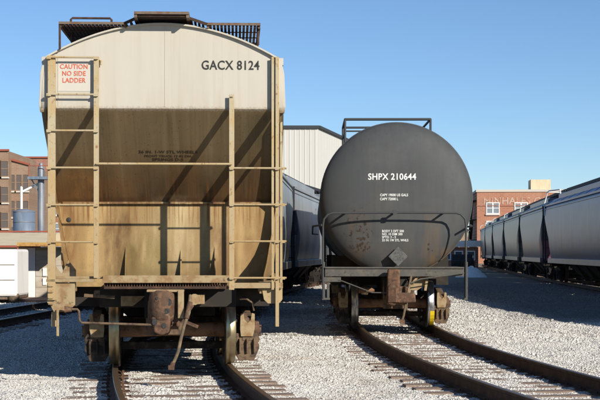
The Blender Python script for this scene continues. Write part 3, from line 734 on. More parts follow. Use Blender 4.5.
# diagonal braces from slope to sill (behind the ladders)
for sg in (-1, 1):
    if sg < 0: b = MB(); b.prism([(sg*1.38, 1.22), (sg*1.12, 1.22), (sg*1.12, 1.45), (sg*1.22, 1.58), (sg*1.30, 1.40), (sg*1.38, 1.50)], 1, .5, .54); b.build('jacking_pad', M['tanplate'], hop, bevel=.005)
b = MB()
for sg in (-1, 1): b.box(sg*1.20, sg*1.40, .10, 1.36, 1.16, 1.30)
b.build('sill_extension', M['tanplate'], hop, bevel=.006)
underframe(hop, HL, M['hopper'], M['dark'])

# coupler of the cream hopper
kn = coupler(hop, .42, M['rust'], z=.90)
kn['label'] = 'rusty knuckle coupler'
cb = MB()   # tall rounded knuckle casting with dark lightening holes
cxk = lx(160.5, -.4)
cb.tube([(cxk, 0, lz(324, -.4)), (cxk, 0, lz(321, -.4)), (cxk, 0, lz(314, -.4)), (cxk, 0, lz(300, -.4)), (cxk, 0, lz(294, -.4)), (cxk, 0, lz(291, -.4))], [.10, .145, .162, .165, .155, .12], 28)
cb.prism([(lx(150, -.4), lz(318, -.4)), (lx(170, -.4), lz(318, -.4)), (lx(168, -.4), lz(334, -.4)), (lx(161, -.4), lz(337, -.4)), (lx(153, -.4), lz(334, -.4))], 1, -.13, .08)
cb.prism([(lx(170, -.4), lz(295, -.4)), (lx(176.5, -.4), lz(297, -.4)), (lx(176.5, -.4), lz(324, -.4)), (lx(170, -.4), lz(327, -.4))], 1, -.02, .12)
cb.build('coupler_head', M['rust'], kn, bevel=.02)
for x, y, r, rz in ((168, 303, .036, .044), (165, 312, .048, .034), (153.5, 323, .032, .042), (163, 327, .030, .034), (156, 299, .016, .02)):
    xx, zz = lx(x, -.4), lz(y, -.4); dx = xx-cxk; yy = -math.sqrt(max(.0, .166**2-dx*dx)) if y < 320 else -.134
    hl = MB(); hl.add([(xx+r*math.cos(k*.524), yy-.004+ (0 if y > 320 else .5*abs(math.cos(k*.524))*r*.3), zz+rz*math.sin(k*.524)) for k in range(12)], [tuple(range(12))]); hl.build('casting_hole', M['black'], kn)
b = MB(); b.box(lx(147), lx(184), -.1, .3, lz(292), lz(289.5)); b.box(lx(178), lx(184), -.12, .0, lz(318), lz(290)); b.box(lx(192), lx(204), .2, .5, lz(305), lz(295))
b.tube([(lx(194), .15, lz(300)), (lx(194), .3, lz(300))], .07, 14)
b.build('draft_casting', M['tanplate'], hop, bevel=.01)
b = MB(); b.tube([(lx(66), -.05, lz(309)), (lx(78.5), -.06, lz(309)), (lx(80), -.06, lz(311)), (lx(80.5), -.06, lz(320)), (lx(83), -.06, lz(322.5)), (lx(120), -.08, lz(323.5)), (lx(152), -.1, lz(324.5))], .015, 8)
b.build('uncoupling_lever', M['dusty'], hop)
b = MB(); b.tube([(lx(66), -.07, lz(309)), (lx(73), -.07, lz(309))], [.045, .03], 10); b.build('lever_bracket', M['rust'], hop)
b = MB(); b.tube([(lx(190), .05, lz(296)), (lx(190), -.12, lz(302)), (lx(189.5), -.22, lz(312)), (lx(185), -.25, lz(324)), (lx(181.5), -.24, lz(338)), (lx(179), -.22, lz(350)), (lx(175), -.2, lz(360)), (lx(172), -.2, lz(364))], .021, 10)
b.build('air_hose', M['rubber'], hop)
b = MB(); b.tube([(lx(174), -.2, lz(361)), (lx(172), -.2, lz(367))], [.028, .035], 10); b.box(lx(169), lx(175), -.24, -.16, lz(368.5), lz(364)); b.build('hose_coupling', M['rust'], hop, bevel=.004)
b = MB(); b.tube([(lx(190.5), -.15, lz(302)), (lx(187), -.24, lz(318))], .032, 10)
b.bar((lx(193), -.05, lz(305)), (lx(184), -.1, lz(318)), .03, .03); b.build('angle_cock', M['rust'], hop, bevel=.004)
MB().bar((lx(176), -.02, lz(318)), (lx(198), .0, lz(327)), .025, .04).build('release_bar', M['rust'], hop)
b = MB(); b.bar((lx(82), .3, lz(296)), (lx(113), .3, lz(298)), .05, .04); b.box(lx(92), lx(98), .26, .34, lz(298), lz(291)); b.build('brake_rigging', M['dusty'], hop, bevel=.004)
b = MB(); b.tube([(lx(240), .3, lz(300)), (lx(247), .28, lz(300)), (lx(253), .28, lz(304)), (lx(254), .28, lz(312))], .014, 8)
b.build('brake_rigging', M['dusty'], hop, bevel=.004)
truck(hop, 2.30, -math.atan(-.11)+math.atan(SL), M['tread']); truck(hop, HL-2.3, math.atan(SL), M['tread'])

# roof walkway of the cream hopper
walkway(hop, HL, M['grating'], M['galv'], True, 4.605)
def cross_platform(x0, x1, y0, y1, z, label=None):
    g = MB(); x = x0
    while x < x1: g.box(x, x+.030, y0, y1, z-.04, z-.004); x += .046
    for yy in (.35, .8, 1.25): g.box(x0, x1, yy, yy+.03, z-.05, z-.041)
    pf = g.build('end_platform', M['grating'], hop)
    e = MB(); e.box(x0-.03, x1+.03, y0-.03, y0, z-.018, z+.012); e.box(x0-.03, x1+.03, y1, y1+.03, z-.05, z+.012)
    for xx in (x0-.03, x1+.0): e.box(xx, xx+.03, y0, y1, z-.05, z+.012)
    e.build('platform_edge', M['galv'], pf)
zl = lz(23.5)
cross_platform(lx(62), lx(124), .0, 1.6, zl); cross_platform(lx(209), lx(258), .0, 1.6, zl)
zc_ = 4.60
for xa, za, xb, zb_ in ((lx(124)+.02, zl-.01, lx(139), zc_-.01), (lx(186), zc_-.01, lx(209)-.04, zl-.01)):
    b = MB(); n_ = int((xb-xa)/.045)
    for k in range(n_):
        u = k/n_; x = xa+(xb-xa)*u; z = za+(zb_-za)*u; b.box(x, x+.026, .0, 1.6, z-.03, z)
    for yy in (-.02, 1.61): b.bar((xa-.02, yy, za), (xb+.02, yy, zb_), .02, .035)
    b.build('walkway_ramp', M['grating'], hop)
b = MB(); b.tube([(lx(60.5), .0, lz(50)), (lx(60.5), .0, zl)], .014, 8); b.tube([(lx(67), .6, lz(46, .6)), (lx(67), .6, lz(31, .6)), (lx(61), .05, zl)], .016, 8)
b.build('platform_support', M['grating'], hop); b = MB()
b.tube([(lx(258), .1, lz(24)), (lx(258), .1, lz(43))], .018, 8)
b.build('platform_support', M['grating'], hop)
b = MB(); b.tube([(lx(71), .05, zl), (lx(71), .05, lz(19.5)), (lx(72.5), .05, lz(18)), (lx(110), .05, lz(18)), (lx(111.5), .05, lz(19.5)), (lx(111.5), .05, zl)], .014, 8)
b.build('grab_iron', M['grating'], hop)
h = MB(); h.box(-1.02, -.52, 2.0, HL-2.0, 4.30, 4.44); h.box(.52, 1.02, 2.0, HL-2.0, 4.30, 4.44)
h.build('roof_hatch', M['hopper'], hop, bevel=.02)
# markings
b = MB(); b.box(lx(58.5, .07), lx(91, .07), .070, .074, lz(92, .11), lz(58.5, .11)); b.build('sign_panel', M['signbg'], hop)
text('warning_lettering', 'CAUTION\nNO SIDE\nLADDER', .082, M['red'], hop, (lx(74.5, .07), .067, lz(69.2, .07)), align='CENTER', bold=.03, sx=.90, sp=1.04)
text('car_number', 'GACX 8124', .158, M['black'], hop, (lx(201.2, .07), .071, lz(69.0, .07)), bold=.035, sx=.865)
# stencil on the slope sheet
sn = Vector((0, -(ZB-ZL), -(1.3-.12))).normalized()
ang = math.atan2(1.3-.075, ZB-ZL)
def slope_pt(y):
    # solve for point on slope at image row y
    d = .12
    for _ in range(30): z = lz(y, d); d = end_y(z)
    return d, lz(y, d)
for body, y, xc, sz in (('36 IN. 1-W STL WHEELS', 153.0, 168, .070), ('FRONT TRUCK 12 IN DIA', 156.8, 168, .052), ('SPRINGS D-5', 160.6, 168, .070)):
    d, z = slope_pt(y)
    text('stencil_lettering', body, sz, M['faint'], hop, (lx(xc, d), d-.0022, z-.0022), rot=(R(90)+ang, 0, 0), align='CENTER', bold=.03, sx=.98, ext=.0004)

# ------------------------------------------------------------------ tank car
TY, TX = 27.0, 1.85; TS = .008
tk = thing('tank_car', 'dark grey tank car SHPX 210644 with round end facing the camera', 'tank car', (TX, TY, 0), -math.atan(TS))
def ST(d): return 1400/(TY+d)
def tx(x, d=0): return (x-300)/ST(d)-TX-TS*d
def tz(y, d=0): return CAM_Z+(252-y)/ST(d)
TR_, TZ, TL, TC = 1.495, 2.735, 14.6, .045
H0 = .26
b = MB(); prof = [(0, H0)]
HD = .36
def hcurve(r): return 1-(1-min(r, 1)**3.2)**.5
for k in range(1, 17):
    a = math.sin(k/16*math.pi/2)**.85; prof.append((TR_*a, H0+HD*hcurve(a)))
prof2 = prof+[(TR_, H0+HD+.04), (TR_, TL-H0-HD)]+[(TR_*math.cos(k/10*math.pi/2), TL-H0-HD+HD*math.sin(k/10*math.pi/2)) for k in range(1, 11)]
b.lathe(prof2, 1, (TC, 0, TZ), 96)
b.build('tank', M['tank'], tk)
b = MB(); b.lathe([(TR_*.995, H0+HD-.02), (TR_+.012, H0+HD-.02), (TR_+.012, H0+HD+.05), (TR_*.995, H0+HD+.05)], 1, (TC, 0, TZ), 96); b.build('weld_band', M['tank'], tk)
def head_y(x, z):
    r = math.hypot(x-TC, z-TZ); r = min(r, TR_*.999); return H0+HD*hcurve(r/TR_)
# sill, deck, saddles
b = MB(); b.box(tx(325), tx(464), .0, 1.5, tz(276.5), tz(267.3)+.0)
b.box(tx(325), tx(464), -.03, .0, tz(268.5), tz(267)); b.build('end_deck', M['tankdeck'], tk, bevel=.006)
b = MB(); b.box(-.22, .22, .1, TL-.1, .84, 1.20)
for yy in (2.3, TL-2.3): b.box(-1.2, 1.2, yy-.35, yy+.35, 1.0, 1.6)
b.box(-1.1, 1.1, TL-1.4, TL, 1.2, 1.39)
b.build('stub_sill', M['dark'], tk)
b = MB()
b.tube([(tx(323), .02, tz(298)), (tx(323), .02, tz(225)), (tx(324), .0, tz(219)), (tx(328), .0, tz(214.5)), (tx(333), .0, tz(213)), (tx(394), .0, tz(212.6)), (tx(456), .0, tz(213)), (tx(461), .0, tz(214.5)), (tx(465), .0, tz(219)), (tx(466), .02, tz(225)), (tx(466), .02, tz(297))], .020, 10)
b.build('end_handrail', M['tankrail'], tk)
b = MB()
for x in (345, 394, 444):
    X_, Z_ = tx(x), tz(213); b.bar((X_, .0, Z_), (X_, head_y(X_, Z_), Z_), .03, .03)
b.box(tx(393), tx(397), -.02, .02, tz(214.5), tz(210)); b.build('handrail_bracket', M['tankrail'], tk)
for sg, x0, x1 in ((-1, 322, 325), (1, 464.5, 468)):
    b = MB(); b.box(tx(x0), tx(x1), .05, .09, tz(300), tz(262)); 
    if sg < 0: b.box(tx(327), tx(329.5), .05, .09, tz(298), tz(277)); b.box(tx(322), tx(330), .04, .10, tz(300), tz(298)); b.box(tx(322), tx(341), .03, .07, tz(282), tz(277))
    b.build('step_ladder', M['tankdeck'], tk, bevel=.004)
# side handrails & running rails
for sg in (-1, 1):
    b = MB(); b.tube([(sg*1.44, .1, tz(225)), (sg*1.60, 1.2, 2.2), (sg*1.60, TL-1.2, 2.2), (sg*1.44, TL-.1, 2.2)], .02, 8); b.build('side_handrail', M['tankrail'], tk)
# top platform at mid length
PY = 6.2
b = MB(); zt, zb = CAM_Z+(252-119.3)/ST(PY), CAM_Z+(252-141)/ST(PY)
xl, xr = tx(345, PY), tx(430.5, PY)
for xx in (xl, xr):
    for yy in (PY, PY+2.2): b.tube([(xx, yy, zb-.3), (xx, yy, zt)], .028, 8)
    b.tube([(xx, PY, zt), (xx, PY+2.2, zt)], .028, 8); b.tube([(xx, PY, zt-.28), (xx, PY+2.2, zt-.28)], .02, 8)
b.tube([(xl, PY, zt), (xr, PY, zt)], .032, 8); b.tube([(xl, PY, zt-.28), (xr, PY, zt-.28)], .02, 8); b.tube([(xl, PY+2.2, zt), (xr, PY+2.2, zt)], .028, 8)
b.build('platform_railing', M['tankrail'], tk)
b = MB(); b.box(xl, xr, PY, PY+2.2, 4.30, 4.35); b.lathe([(.35, 4.2), (.35, 4.45), (.40, 4.46), (.40, 4.52), (0, 4.54)], 2, (TC, PY+1.1, 0), 24)
b.build('top_platform', M['tankrail'], tk)
# placard and lettering wrapped to the head
pc = MB(); px, pz = tx(398, H0), tz(256.5, H0); hy = H0-.03
pc.box(px-.13, px+.13, hy-.006, hy, -.13, .13)
pc2 = MB(); n = .19
pc2.prism([(px-n, pz), (px, pz-n), (px+n, pz), (px, pz+n)], 1, hy-.01, hy)
o = pc2.build('placard', M['placard'], tk, bevel=.003)
q = MB(); q.bar((px, hy, pz-.1), (px, head_y(px, pz)+.0, pz-.1), .05, .04); q.bar((px, hy, pz+.1), (px, head_y(px, pz), pz+.1), .05, .04)
for k in (-.07, .0, .07): q.box(px-.06, px+.06, hy-.014, hy-.011, pz+k-.012, pz+k+.012)
q.build('placard_mount', M['tankdeck'], o)
def head_text(body, size, x0, y, bold=.02, sx=1.):  # letters follow the dish of the head
    X0, Z0 = tx(x0, H0), tz(y, H0)
    f = lambda u, v: -(head_y(X0+u, Z0+v)-H0)+.004
    text('lettering', body, size, M['white'], tk, (X0, H0, Z0), bold=bold, sx=sx, wrap=f)
head_text('SHPX 210644', .172, 368, 179.6, .05, .92)
head_text('CAPY 19000 US GALS', .070, 380, 196.2, .05, .80); head_text('CAPY 72000 L', .070, 380, 200.2, .05, .80)
for k, s_ in enumerate(('BODY 3 DFT 500', 'NO. 10 DIM 300', 'SPTD: 3 - 5', '33 IN 1W STL WHLS')): head_text(s_, .064, 382, 232.2+k*3.05, .05, .86)
# rust stains as thin films on the head
def specks(cx, cy, wx, wz, n, seed):
    r = random.Random(seed)
    for _ in range(n):
        X_, Z_ = tx(cx+r.gauss(0, 1)*wx, .4), tz(cy+r.gauss(0, 1)*wz, .4); rr = r.uniform(.009, .024); m_ = 8; b = MB(); v = []
        for k in range(m_):
            an = 2*math.pi*k/m_; u = rr*math.cos(an)*r.uniform(.7, 1.2); w_ = rr*r.uniform(1, 1.6)*math.sin(an)
            v.append((X_+u, head_y(X_+u, Z_+w_)-.003, Z_+w_))
        b.add(v, [tuple(range(m_))]); b.build('rust_spot', M['stain'], tk)
specks(361, 240, 3.4, 6.5, 26, 3); specks(430, 254, 1.6, 4, 3, 5)
# coupler, levers, hose
coupler(tk, .0, M['rust'], z=.86)
b = MB(); b.prism([(tx(387), tz(269)), (tx(399), tz(269)), (tx(399), tz(292)), (tx(414), tz(293)), (tx(415), tz(302)), (tx(389), tz(303)), (tx(386), tz(298))], 1, -.32, -.1)
b.build('coupler_casting', M['rust'], tk, bevel=.03)
b = MB(); b.tube([(tx(338), -.06, tz(280)), (tx(342), -.1, tz(281)), (tx(372), -.15, tz(292.5)), (tx(386), -.2, tz(292.5))], .012, 8); b.tube([(tx(464), -.05, tz(273)), (tx(420), -.1, tz(279)), (tx(410), -.15, tz(283))], .012, 8)
b.build('uncoupling_lever', M['tankdeck'], tk)
b = MB(); b.tube([(tx(411), .0, tz(277)), (tx(408), -.2, tz(288)), (tx(405), -.22, tz(303)), (tx(403), -.2, tz(315)), (tx(401), -.2, tz(321))], .024, 10); b.build('air_hose', M['rubber'], tk)
b = MB(); b.box(tx(399), tx(404), -.24, -.16, tz(323), tz(319)); b.build('hose_coupling', M['rust'], tk, bevel=.006)
b = MB(); b.prism([(tx(405), tz(290)), (tx(412), tz(278)), (tx(430), tz(276)), (tx(427), tz(285)), (tx(418), tz(291))], 1, .25, .28); b.bar((tx(418), .1, tz(277)), (tx(405), .0, tz(291)), .04, .04); b.bar((tx(428), .2, tz(277)), (tx(426), .2, tz(291)), .05, .05)
b.build('draft_casting', M['tanplate'], tk, bevel=.006)
truck(tk, 2.3, 0, M['tread_grey']); truck(tk, TL-2.3, 0, M['tread_grey'])
b = MB(); zz = .186
b.prism([(1.40-.457*1.02+.0, 0)]*3, 0, 0, 0) if False else None
# yellow paint mark on the lower rim of the right wheel
pts = []
for k in range(6):
    an = R(198+k*11); pts.append((.4615*math.cos(an), .4615*math.sin(an)))
ym = MB()
for (a, c), (d, e) in zip(pts[:-1], pts[1:]):
    ym.add([(.745, a, c), (.83, a, c), (.83, d, e), (.745, d, e)], [(0, 1, 2, 3)])
    ym.add([(.83, a, c), (.832, a*.84, c*.84), (.832, d*.84, e*.84), (.83, d, e)], [(0, 1, 2, 3)])
ym.build('paint_mark', M['yellow'], tk, (0, 2.3-.89, .643), label='yellow paint mark at the foot of the right wheel')

# ------------------------------------------------------------------ buildings
def bx_obj(name, m, parent, x0, x1, y0, y1, z0, z1, bevel=0):
    return MB().box(x0, x1, y0, y1, z0, z1).build(name, m, parent, bevel=bevel)
def window(parent, x, z, w_, h_, frame, glass, y=0., mull=1, bars=1, sill=True):
    f = MB(); t_ = .12; yf = y-.10
    f.box(x-w_/2-t_, x-w_/2, yf, y+.1, z-t_, z+h_+t_); f.box(x+w_/2, x+w_/2+t_, yf, y+.1, z-t_, z+h_+t_)
    f.box(x-w_/2, x+w_/2, yf, y+.1, z-t_, z); f.box(x-w_/2, x+w_/2, yf, y+.1, z+h_, z+h_+t_)
    for k in range(1, mull+1):
        xx = x-w_/2+w_*k/(mull+1); f.box(xx-.10, xx+.10, yf+.02, y+.08, z, z+h_)
    for k in range(1, bars+1):
        zz = z+h_*k/(bars+1); f.box(x-w_/2, x+w_/2, yf+.03, y+.07, zz-.04, zz+.04)
    fo = f.build('window', frame, parent)
    bx_obj('pane', glass, fo, x-w_/2, x+w_/2, y-.03, y-.01, z, z+h_)
    if sill: bx_obj('sill', M['stonetrim'], fo, x-w_/2-.2, x+w_/2+.2, y-.22, y-.102, z-.32, z-t_-.002)
# right: orange brick warehouse
D = 205; s = 1400/D
rb = thing('brick_warehouse', 'orange brick warehouse with faded wall lettering behind the train at right', 'building', ((477-300)/s, D, 0), R(-4))
H = CAM_Z+(252-192)/s
wl = MB(); wl.box(0, 26, 0, 22, 0, H); wl.build('wall', M['brick_o'], rb)
bx_obj('parapet', M['stonetrim'], rb, -.15, 26.15, -.15, 22.15, H, H+.35)
bx_obj('string_course', M['brick_r'], rb, -.05, 26.05, -.08, -.003, H-2.1, H-1.95)
for x in (2.3, 6.4, 10.5, 14.6, 18.7, 22.8):
    for z in (H-3.3, H-6.0, H-8.9): window(rb, x, z+.2, 1.7, 1.45, M['winwhite'], M['glass_l'], mull=1, bars=1)
text('faded_lettering', 'MINHALES CO.', 1.35, M['ghost'], rb, (.9, -.05, H-1.75), bold=.06, sx=1.05)
for z in (3.2, 6.5, 9.2): window(rb, 0, z, .01, .01, M['redtrim'], M['glass'], mull=0, bars=0, sill=False) if False else None
fe = MB()
for z in (3.4, 6.4, 9.2): fe.box(-1.2, -.02, 1, 8, z, z+.12); fe.tube([(-1.2, 1, z+1.1), (-1.2, 8, z+1.1)], .05, 6); fe.box(-1.2, -1.1, 1, 1.1, z, z+1.1)
fe.bar((-.7, 7.5, 3.4), (-.7, 1.5, 6.4), .6, .1); fe.bar((-.7, 7.5, 6.4), (-.7, 1.5, 9.2), .6, .1)
fe.build('fire_escape', M['darkroof'], rb)
ph = MB(); ph.box(8.0, 10.9, 2, 6, H+.35, H+1.9); ph.build('roof_house', M['cream_wall'], rb)
# small stuff under the tank car's right side in the distance
d2 = 150; s2 = 1400/d2
dk = thing('depot_building', 'low far depot with pale flat roof seen right of the tank car', 'building', ((440-300)/s2, d2, 0))
bx_obj('wall', M['brick_r'], dk, 0, 4.1, 0, 8, 0, 2.2); bx_obj('roof', M['whitewall'], dk, -.3, 4.3, -.4, 8.3, 2.25, 2.9)
for x in (.7, 2.0, 3.3): window(dk, x, .9, .7, .8, M['winwhite'], M['glass'], mull=0, bars=0, sill=False)
d3 = 168; s3 = 1400/d3
db = thing('brown_house', 'small tan brick house with dark roof beyond the low depot', 'building', ((442-300)/s3, d3, 0))
bx_obj('wall', M['brick_t'], db, 0, 3.1, 0, 8, 0, 4.2)
MB().prism([(-.3, 4.2), (3.4, 4.2), (1.55, 5.6)], 1, -.3, 8.3).build('roof', M['darkroof'], db)
window(db, 1.5, 2.0, .9, 1.1, M['winwhite'], M['glass'], mull=0)
def car(label, loc, rot, m):
    c = thing('parked_car', label, 'car', loc, rot)
    b = MB(); b.prism([(-2.2, .35), (2.2, .35), (2.25, .75), (2.0, .92), (1.1, 1.0), (.5, 1.45), (-1.1, 1.48), (-1.8, 1.02), (-2.2, .95)], 1, -.85, .85); b.build('body', m, c, bevel=.06)
    b = MB(); b.prism([(1.0, 1.02), (.48, 1.40), (-1.05, 1.42), (-1.6, 1.04)], 1, -.86, .86); b.build('window', M['glass'], c)
    for x in (-1.35, 1.35):
        for y in (-.8, .8): MB().lathe([(0, y-.1), (.33, y-.1), (.33, y+.1), (0, y+.1)], 1, (x, 0, .33), 18).build('wheel', M['rubber'], c)
car('dark car parked far away beside the pale gravel heap', ((463-300)/1400*118, 118, 0), R(80), M['dark'])
# heap of pale gravel
hp = MB(); nr, na = 7, 18; vs_ = []
for i in range(nr+1):
    for k in range(na):
        r = 1.1*i/nr; a = 2*math.pi*k/na; z = .75*(1-(i/nr)**1.3)*(1+random.uniform(-.15, .15)); vs_.append((r*math.cos(a)*(1+random.uniform(-.1, .1)), r*math.sin(a), z-.02))
fs_ = [(i*na+k, i*na+(k+1)%na, (i+1)*na+(k+1)%na, (i+1)*na+k) for i in range(nr) for k in range(na)]
hp.add(vs_, fs_); o = hp.build('gravel_heap', M['whitewall'], None, ((471-300)/1400*93, 93, 0)); tag(o, 'small pale gravel heap beside the far end of the train', 'gravel heap')

# centre: tall corrugated elevator building
d4 = 150; s4 = 1400/d4
cb_ = thing('corrugated_building', 'tall white corrugated metal building behind the pale grey hopper cars', 'building', ((318-300)/s4, d4, 0), R(0))
Hc = CAM_Z+(252-127)/s4
def corr_wall(p0, p1, z0, z1a, z1b, pitch=.55):
    b = MB(); p0, p1 = Vector((*p0, 0)), Vector((*p1, 0)); Lw = (p1-p0).length; d = (p1-p0)/Lw; nn = Vector((d.y, -d.x, 0)); n = int(Lw/pitch)
    pr = []
    for k in range(n):
        u = k*pitch
        for du, off in ((0, 0), (pitch*.7, 0), (pitch*.78, .03), (pitch*.92, .03)): pr.append((u+du, off))
    pr.append((Lw, 0))
    v = []
    for u, off in pr:
        q = p0+d*u+nn*off; zt_ = z1a+(z1b-z1a)*u/Lw; v += [(q.x, q.y, z0), (q.x, q.y, zt_)]
    b.add(v, [(2*i, 2*i+1, 2*i+3, 2*i+2) for i in range(len(pr)-1)]); return b
corr_wall((-9, 0), (0, 0), 0, Hc, Hc).build('wall', M['corr'], cb_)
corr_wall((0, 0), (4.6, 22), 0, Hc, Hc).build('wall', M['corr'], cb_)
b = MB(); b.add([(-9, 0, Hc), (0, 0, Hc), (4.6, 22, Hc), (-9, 22, Hc)], [(0, 1, 2, 3)]); b.add([(-9, 22, 0), (4.6, 22, 0), (4.6, 22, Hc), (-9, 22, Hc), (-9, 0, Hc), (-9, 0, 0)], [(0, 1, 2, 3), (0, 3, 4, 5)]); b.build('roof', M['darkroof'], cb_)
b = MB(); b.bar((-9.1, -.15, Hc), (.1, -.15, Hc), .25, .3); b.bar((.12, -.1, Hc), (4.75, 22, Hc), .25, .3); b.build('roof_edge', M['darkroof'], cb_)
b = MB(); b.box(.9, 1.1, 3.2, 4.6, Hc-3.2, Hc-1.6); window(cb_, -4.5, 9, 1, 1, M['duct'], M['glass'], mull=0)

# left: brick buildings
def brick_block(label, name, x0p, x1p, ytop, D_, depth, m, rows, cols, ww, hh, ztop_off=1.2, rot=0, slope=0, glass=None, frame=None, cat='building'):
    frame = frame or m; glass = glass or M['dullglass']
    s_ = 1400/D_; X0 = (x0p-300)/s_; W = (x1p-x0p)/s_; H_ = CAM_Z+(252-ytop)/s_
    t_ = thing(name, label, cat, (X0, D_, 0), rot)
    b = MB(); v = [(0,0,0),(W,0,0),(W,depth,0),(0,depth,0),(0,0,H_),(W,0,H_-slope),(W,depth,H_-slope),(0,depth,H_)]
    b.add(v, [(0,3,2,1),(4,5,6,7),(0,1,5,4),(1,2,6,5),(2,3,7,6),(3,0,4,7)]); b.build('wall', m, t_)
    b = MB(); b.bar((-.1, -.1, H_+.12), (W+.1, -.1, H_-slope+.12), .4, .25); b.build('parapet', M['redtrim'], t_)
    for r in range(rows):
        for c in range(cols):
            x = W*(c+.5)/cols; z = H_-slope-ztop_off-hh-r*(hh+1.5)
            if z > .5: window(t_, x, z, ww, hh, frame or M['stonetrim'], glass or M['glass'], mull=0, bars=1, sill=True)
    return t_, H_, W
brick_block('tan brick building with tall narrow windows at far left edge', 'brick_building', -30, 8.5, 151, 190, 20, M['brick_t'], 4, 5, .9, 2.0, 1.4)
brick_block('weathered tan brick wing with tall dark windows, lower than its neighbour', 'brick_building', 8.7, 29, 159.5, 192, 18, M['brick_t'], 4, 3, .7, 2.1, 1.3, slope=.8)
brick_block('red brick mill with white window frames behind the grey duct', 'brick_building', 16, 62, 158, 235, 22, M['brick_r'], 4, 5, 1.5, 1.7, 4.6, glass=M['glass_l'], frame=M['winwhite'])
# duct with platform
d5 = 130; s5 = 1400/d5
du = thing('dust_collector', 'pale grey vertical duct with a narrow service platform beside the brick buildings', 'dust collector', ((41-300)/s5, d5, 0))
MB().tube([(0, 0, 0), (0, 0, CAM_Z+(252-168)/s5), (0, 0, CAM_Z+(252-163)/s5)], [.30, .30, .15], 18).build('duct', M['duct'], du)
b = MB(); zp = CAM_Z+(252-178)/s5; b.box(-1.1, .8, -.8, .8, zp-.15, zp+.1); b.bar((-.9, 0, zp-.1), (0, 0, zp-1.6), .1, .1); b.build('platform', M['bluegrey'], du)
b = MB(); b.tube([(-1.0, -.7, zp), (-1.0, -.7, zp+1.1)], .04, 6); b.tube([(-1.0, -.7, zp+1.1), (.8, -.7, zp+1.1)], .04, 6); b.tube([(.75, -.7, zp), (.75, -.7, zp+1.1)], .04, 6); b.build('railing', M['redtrim'], du)
b = MB(); b.tube([(-1.9, .4, 0), (-1.9, .4, CAM_Z+(252-186)/s5)], .12, 8); b.tube([(.9, .4, 0), (.9, .4, CAM_Z+(252-170)/s5)], .15, 8); b.tube([(-1.9, .4, CAM_Z+(252-192)/s5), (0, .4, CAM_Z+(252-182)/s5)], .12, 8); b.build('pipe', M['whitepipe'], du)
d6 = 110; s6 = 1400/d6
sx_ = thing('storage_tank', 'blue-grey round storage tank behind the small shed', 'tank', ((24-300)/s6, d6, 0))
MB().lathe([(0, 0), (.85, 0), (.85, CAM_Z+(252-211)/s6), (.2, CAM_Z+(252-209)/s6), (0, CAM_Z+(252-209)/s6)], 2, (0, 0, 0), 28).build('shell', M['bluegrey'], sx_)
b = MB()
for k in range(6): b.lathe([(.855, .8+k*.8), (.88, .82+k*.8), (.88, .86+k*.8), (.855, .88+k*.8)], 2, (0, 0, 0), 28)
b.build('hoop', M['duct'], sx_)
MB().box(-3.0, 3.0, -1.2, -1.05, CAM_Z+(252-231)/s6-.12, CAM_Z+(252-231)/s6).build('pipe_rack', M['redtrim'], sx_)
# shed with canopy
d7 = 48.5; s7 = 1400/d7
def X7(x, d=0): return (x-300)/1400*(d7+d)
def Z7(y, d=0): return CAM_Z+(252-y)/1400*(d7+d)
sh = thing('loading_shed', 'small cream shed with orange-edged canopy over a tan roller door', 'shed', (0, d7, 0))
MB().box(X7(-40), X7(62), 1.6, 7, 0, Z7(247, 1.6)).build('wall', M['cream_wall'], sh)
b = MB(); b.prism([(1.2, Z7(246, 1.6)), (7.4, Z7(246, 1.6)), (7.4, Z7(233, 3)), (5, Z7(232, 3))], 0, X7(-42), X7(34)); b.build('roof', M['cream_wall'], sh)
b = MB(); b.box(X7(-42), X7(34), 1.1, 1.25, Z7(247.5, 1.6), Z7(245.5, 1.6)); b.build('gutter', M['redtrim'], sh)
b = MB(); b.box(X7(17.5), X7(66), .0, 1.58, Z7(245.5), Z7(243)); cn = b.build('canopy', M['darkroof'], sh)
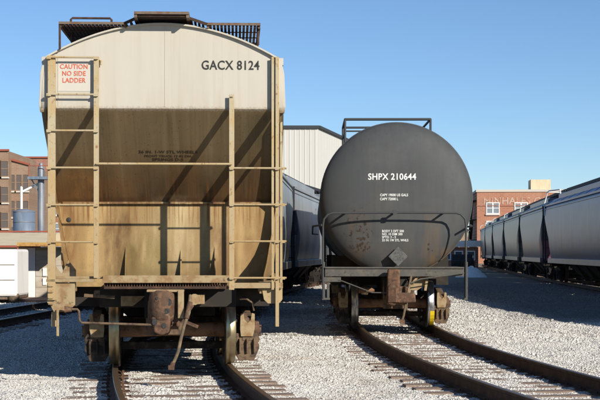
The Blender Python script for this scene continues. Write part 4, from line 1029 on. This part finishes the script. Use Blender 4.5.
b = MB(); b.box(X7(17.3), X7(66), -.06, -.004, Z7(246.2), Z7(242.4)); b.build('fascia', M['orange'], cn)
b = MB(); b.box(X7(17), X7(18.4), .0, .06, 0, Z7(246.5)); b.build('post', M['redtrim'], sh)
MB().box(X7(20), X7(27), 1.5, 1.59, 0, Z7(248, 1.5)).build('door_frame', M['whitewall'], sh)
b = MB()
for k in range(9): b.box(X7(27.5), X7(60), 1.50+.02*(k % 2), 1.59, .05+k*.19, .05+k*.19+.188)
b.build('roller_door', M['door'], sh)
b = MB(); b.box(X7(35), X7(39), 1.46, 1.495, Z7(276, 1.5), Z7(268, 1.5)); b.box(X7(35), X7(39), 1.46, 1.495, Z7(285, 1.5), Z7(278, 1.5)); b.build('notice', M['whitewall'], sh)
b = MB(); b.box(X7(-42), X7(60), -1.5, 1.45, 0, .07); o = b.build('dock_slab', mat('reddish_concrete', (.30, .20, .15), .9, layers=[dict(c=(.2, .12, .09), s=(2, 2, 2), lo=.4, hi=.6)]), sh)
# white trailer
tr = thing('box_trailer', 'low white box trailer parked in front of the cream shed', 'trailer', (0, d7-2.6, 0))
def X8(x): return (x-300)/1400*(d7-2.6)
MB().box(X8(-45), X8(17), 0, 2.0, .22, Z7(249.3)).build('body', M['whitewall'], tr, bevel=.08)
b = MB()
for z in (.75, 1.25): b.box(X8(-45)+.1, X8(17)-.08, -.012, -.002, z, z+.02)
b.box(X8(-44), X8(16), .1, 1.9, .12, .22); b.build('trim', M['galv'], tr)
for x in (X8(13), X8(-14)): MB().lathe([(0, .05), (.17, .05), (.17, .25), (0, .25)], 1, (x, 0, .20), 18).build('wheel', M['rubber'], tr)
# debris by the track
b = MB()
for k in range(5): b.box(-.25+random.uniform(0, .35), .0+random.uniform(0, .35), random.uniform(-.3, .1), random.uniform(.12, .3), .0, random.uniform(.1, .34))
o = b.build('rubble', M['whitewall'], None, ((71-300)/1400*47.5, 47.5, 0), bevel=.03); tag(o, 'small heap of pale rubble beyond the empty track', 'rubble')
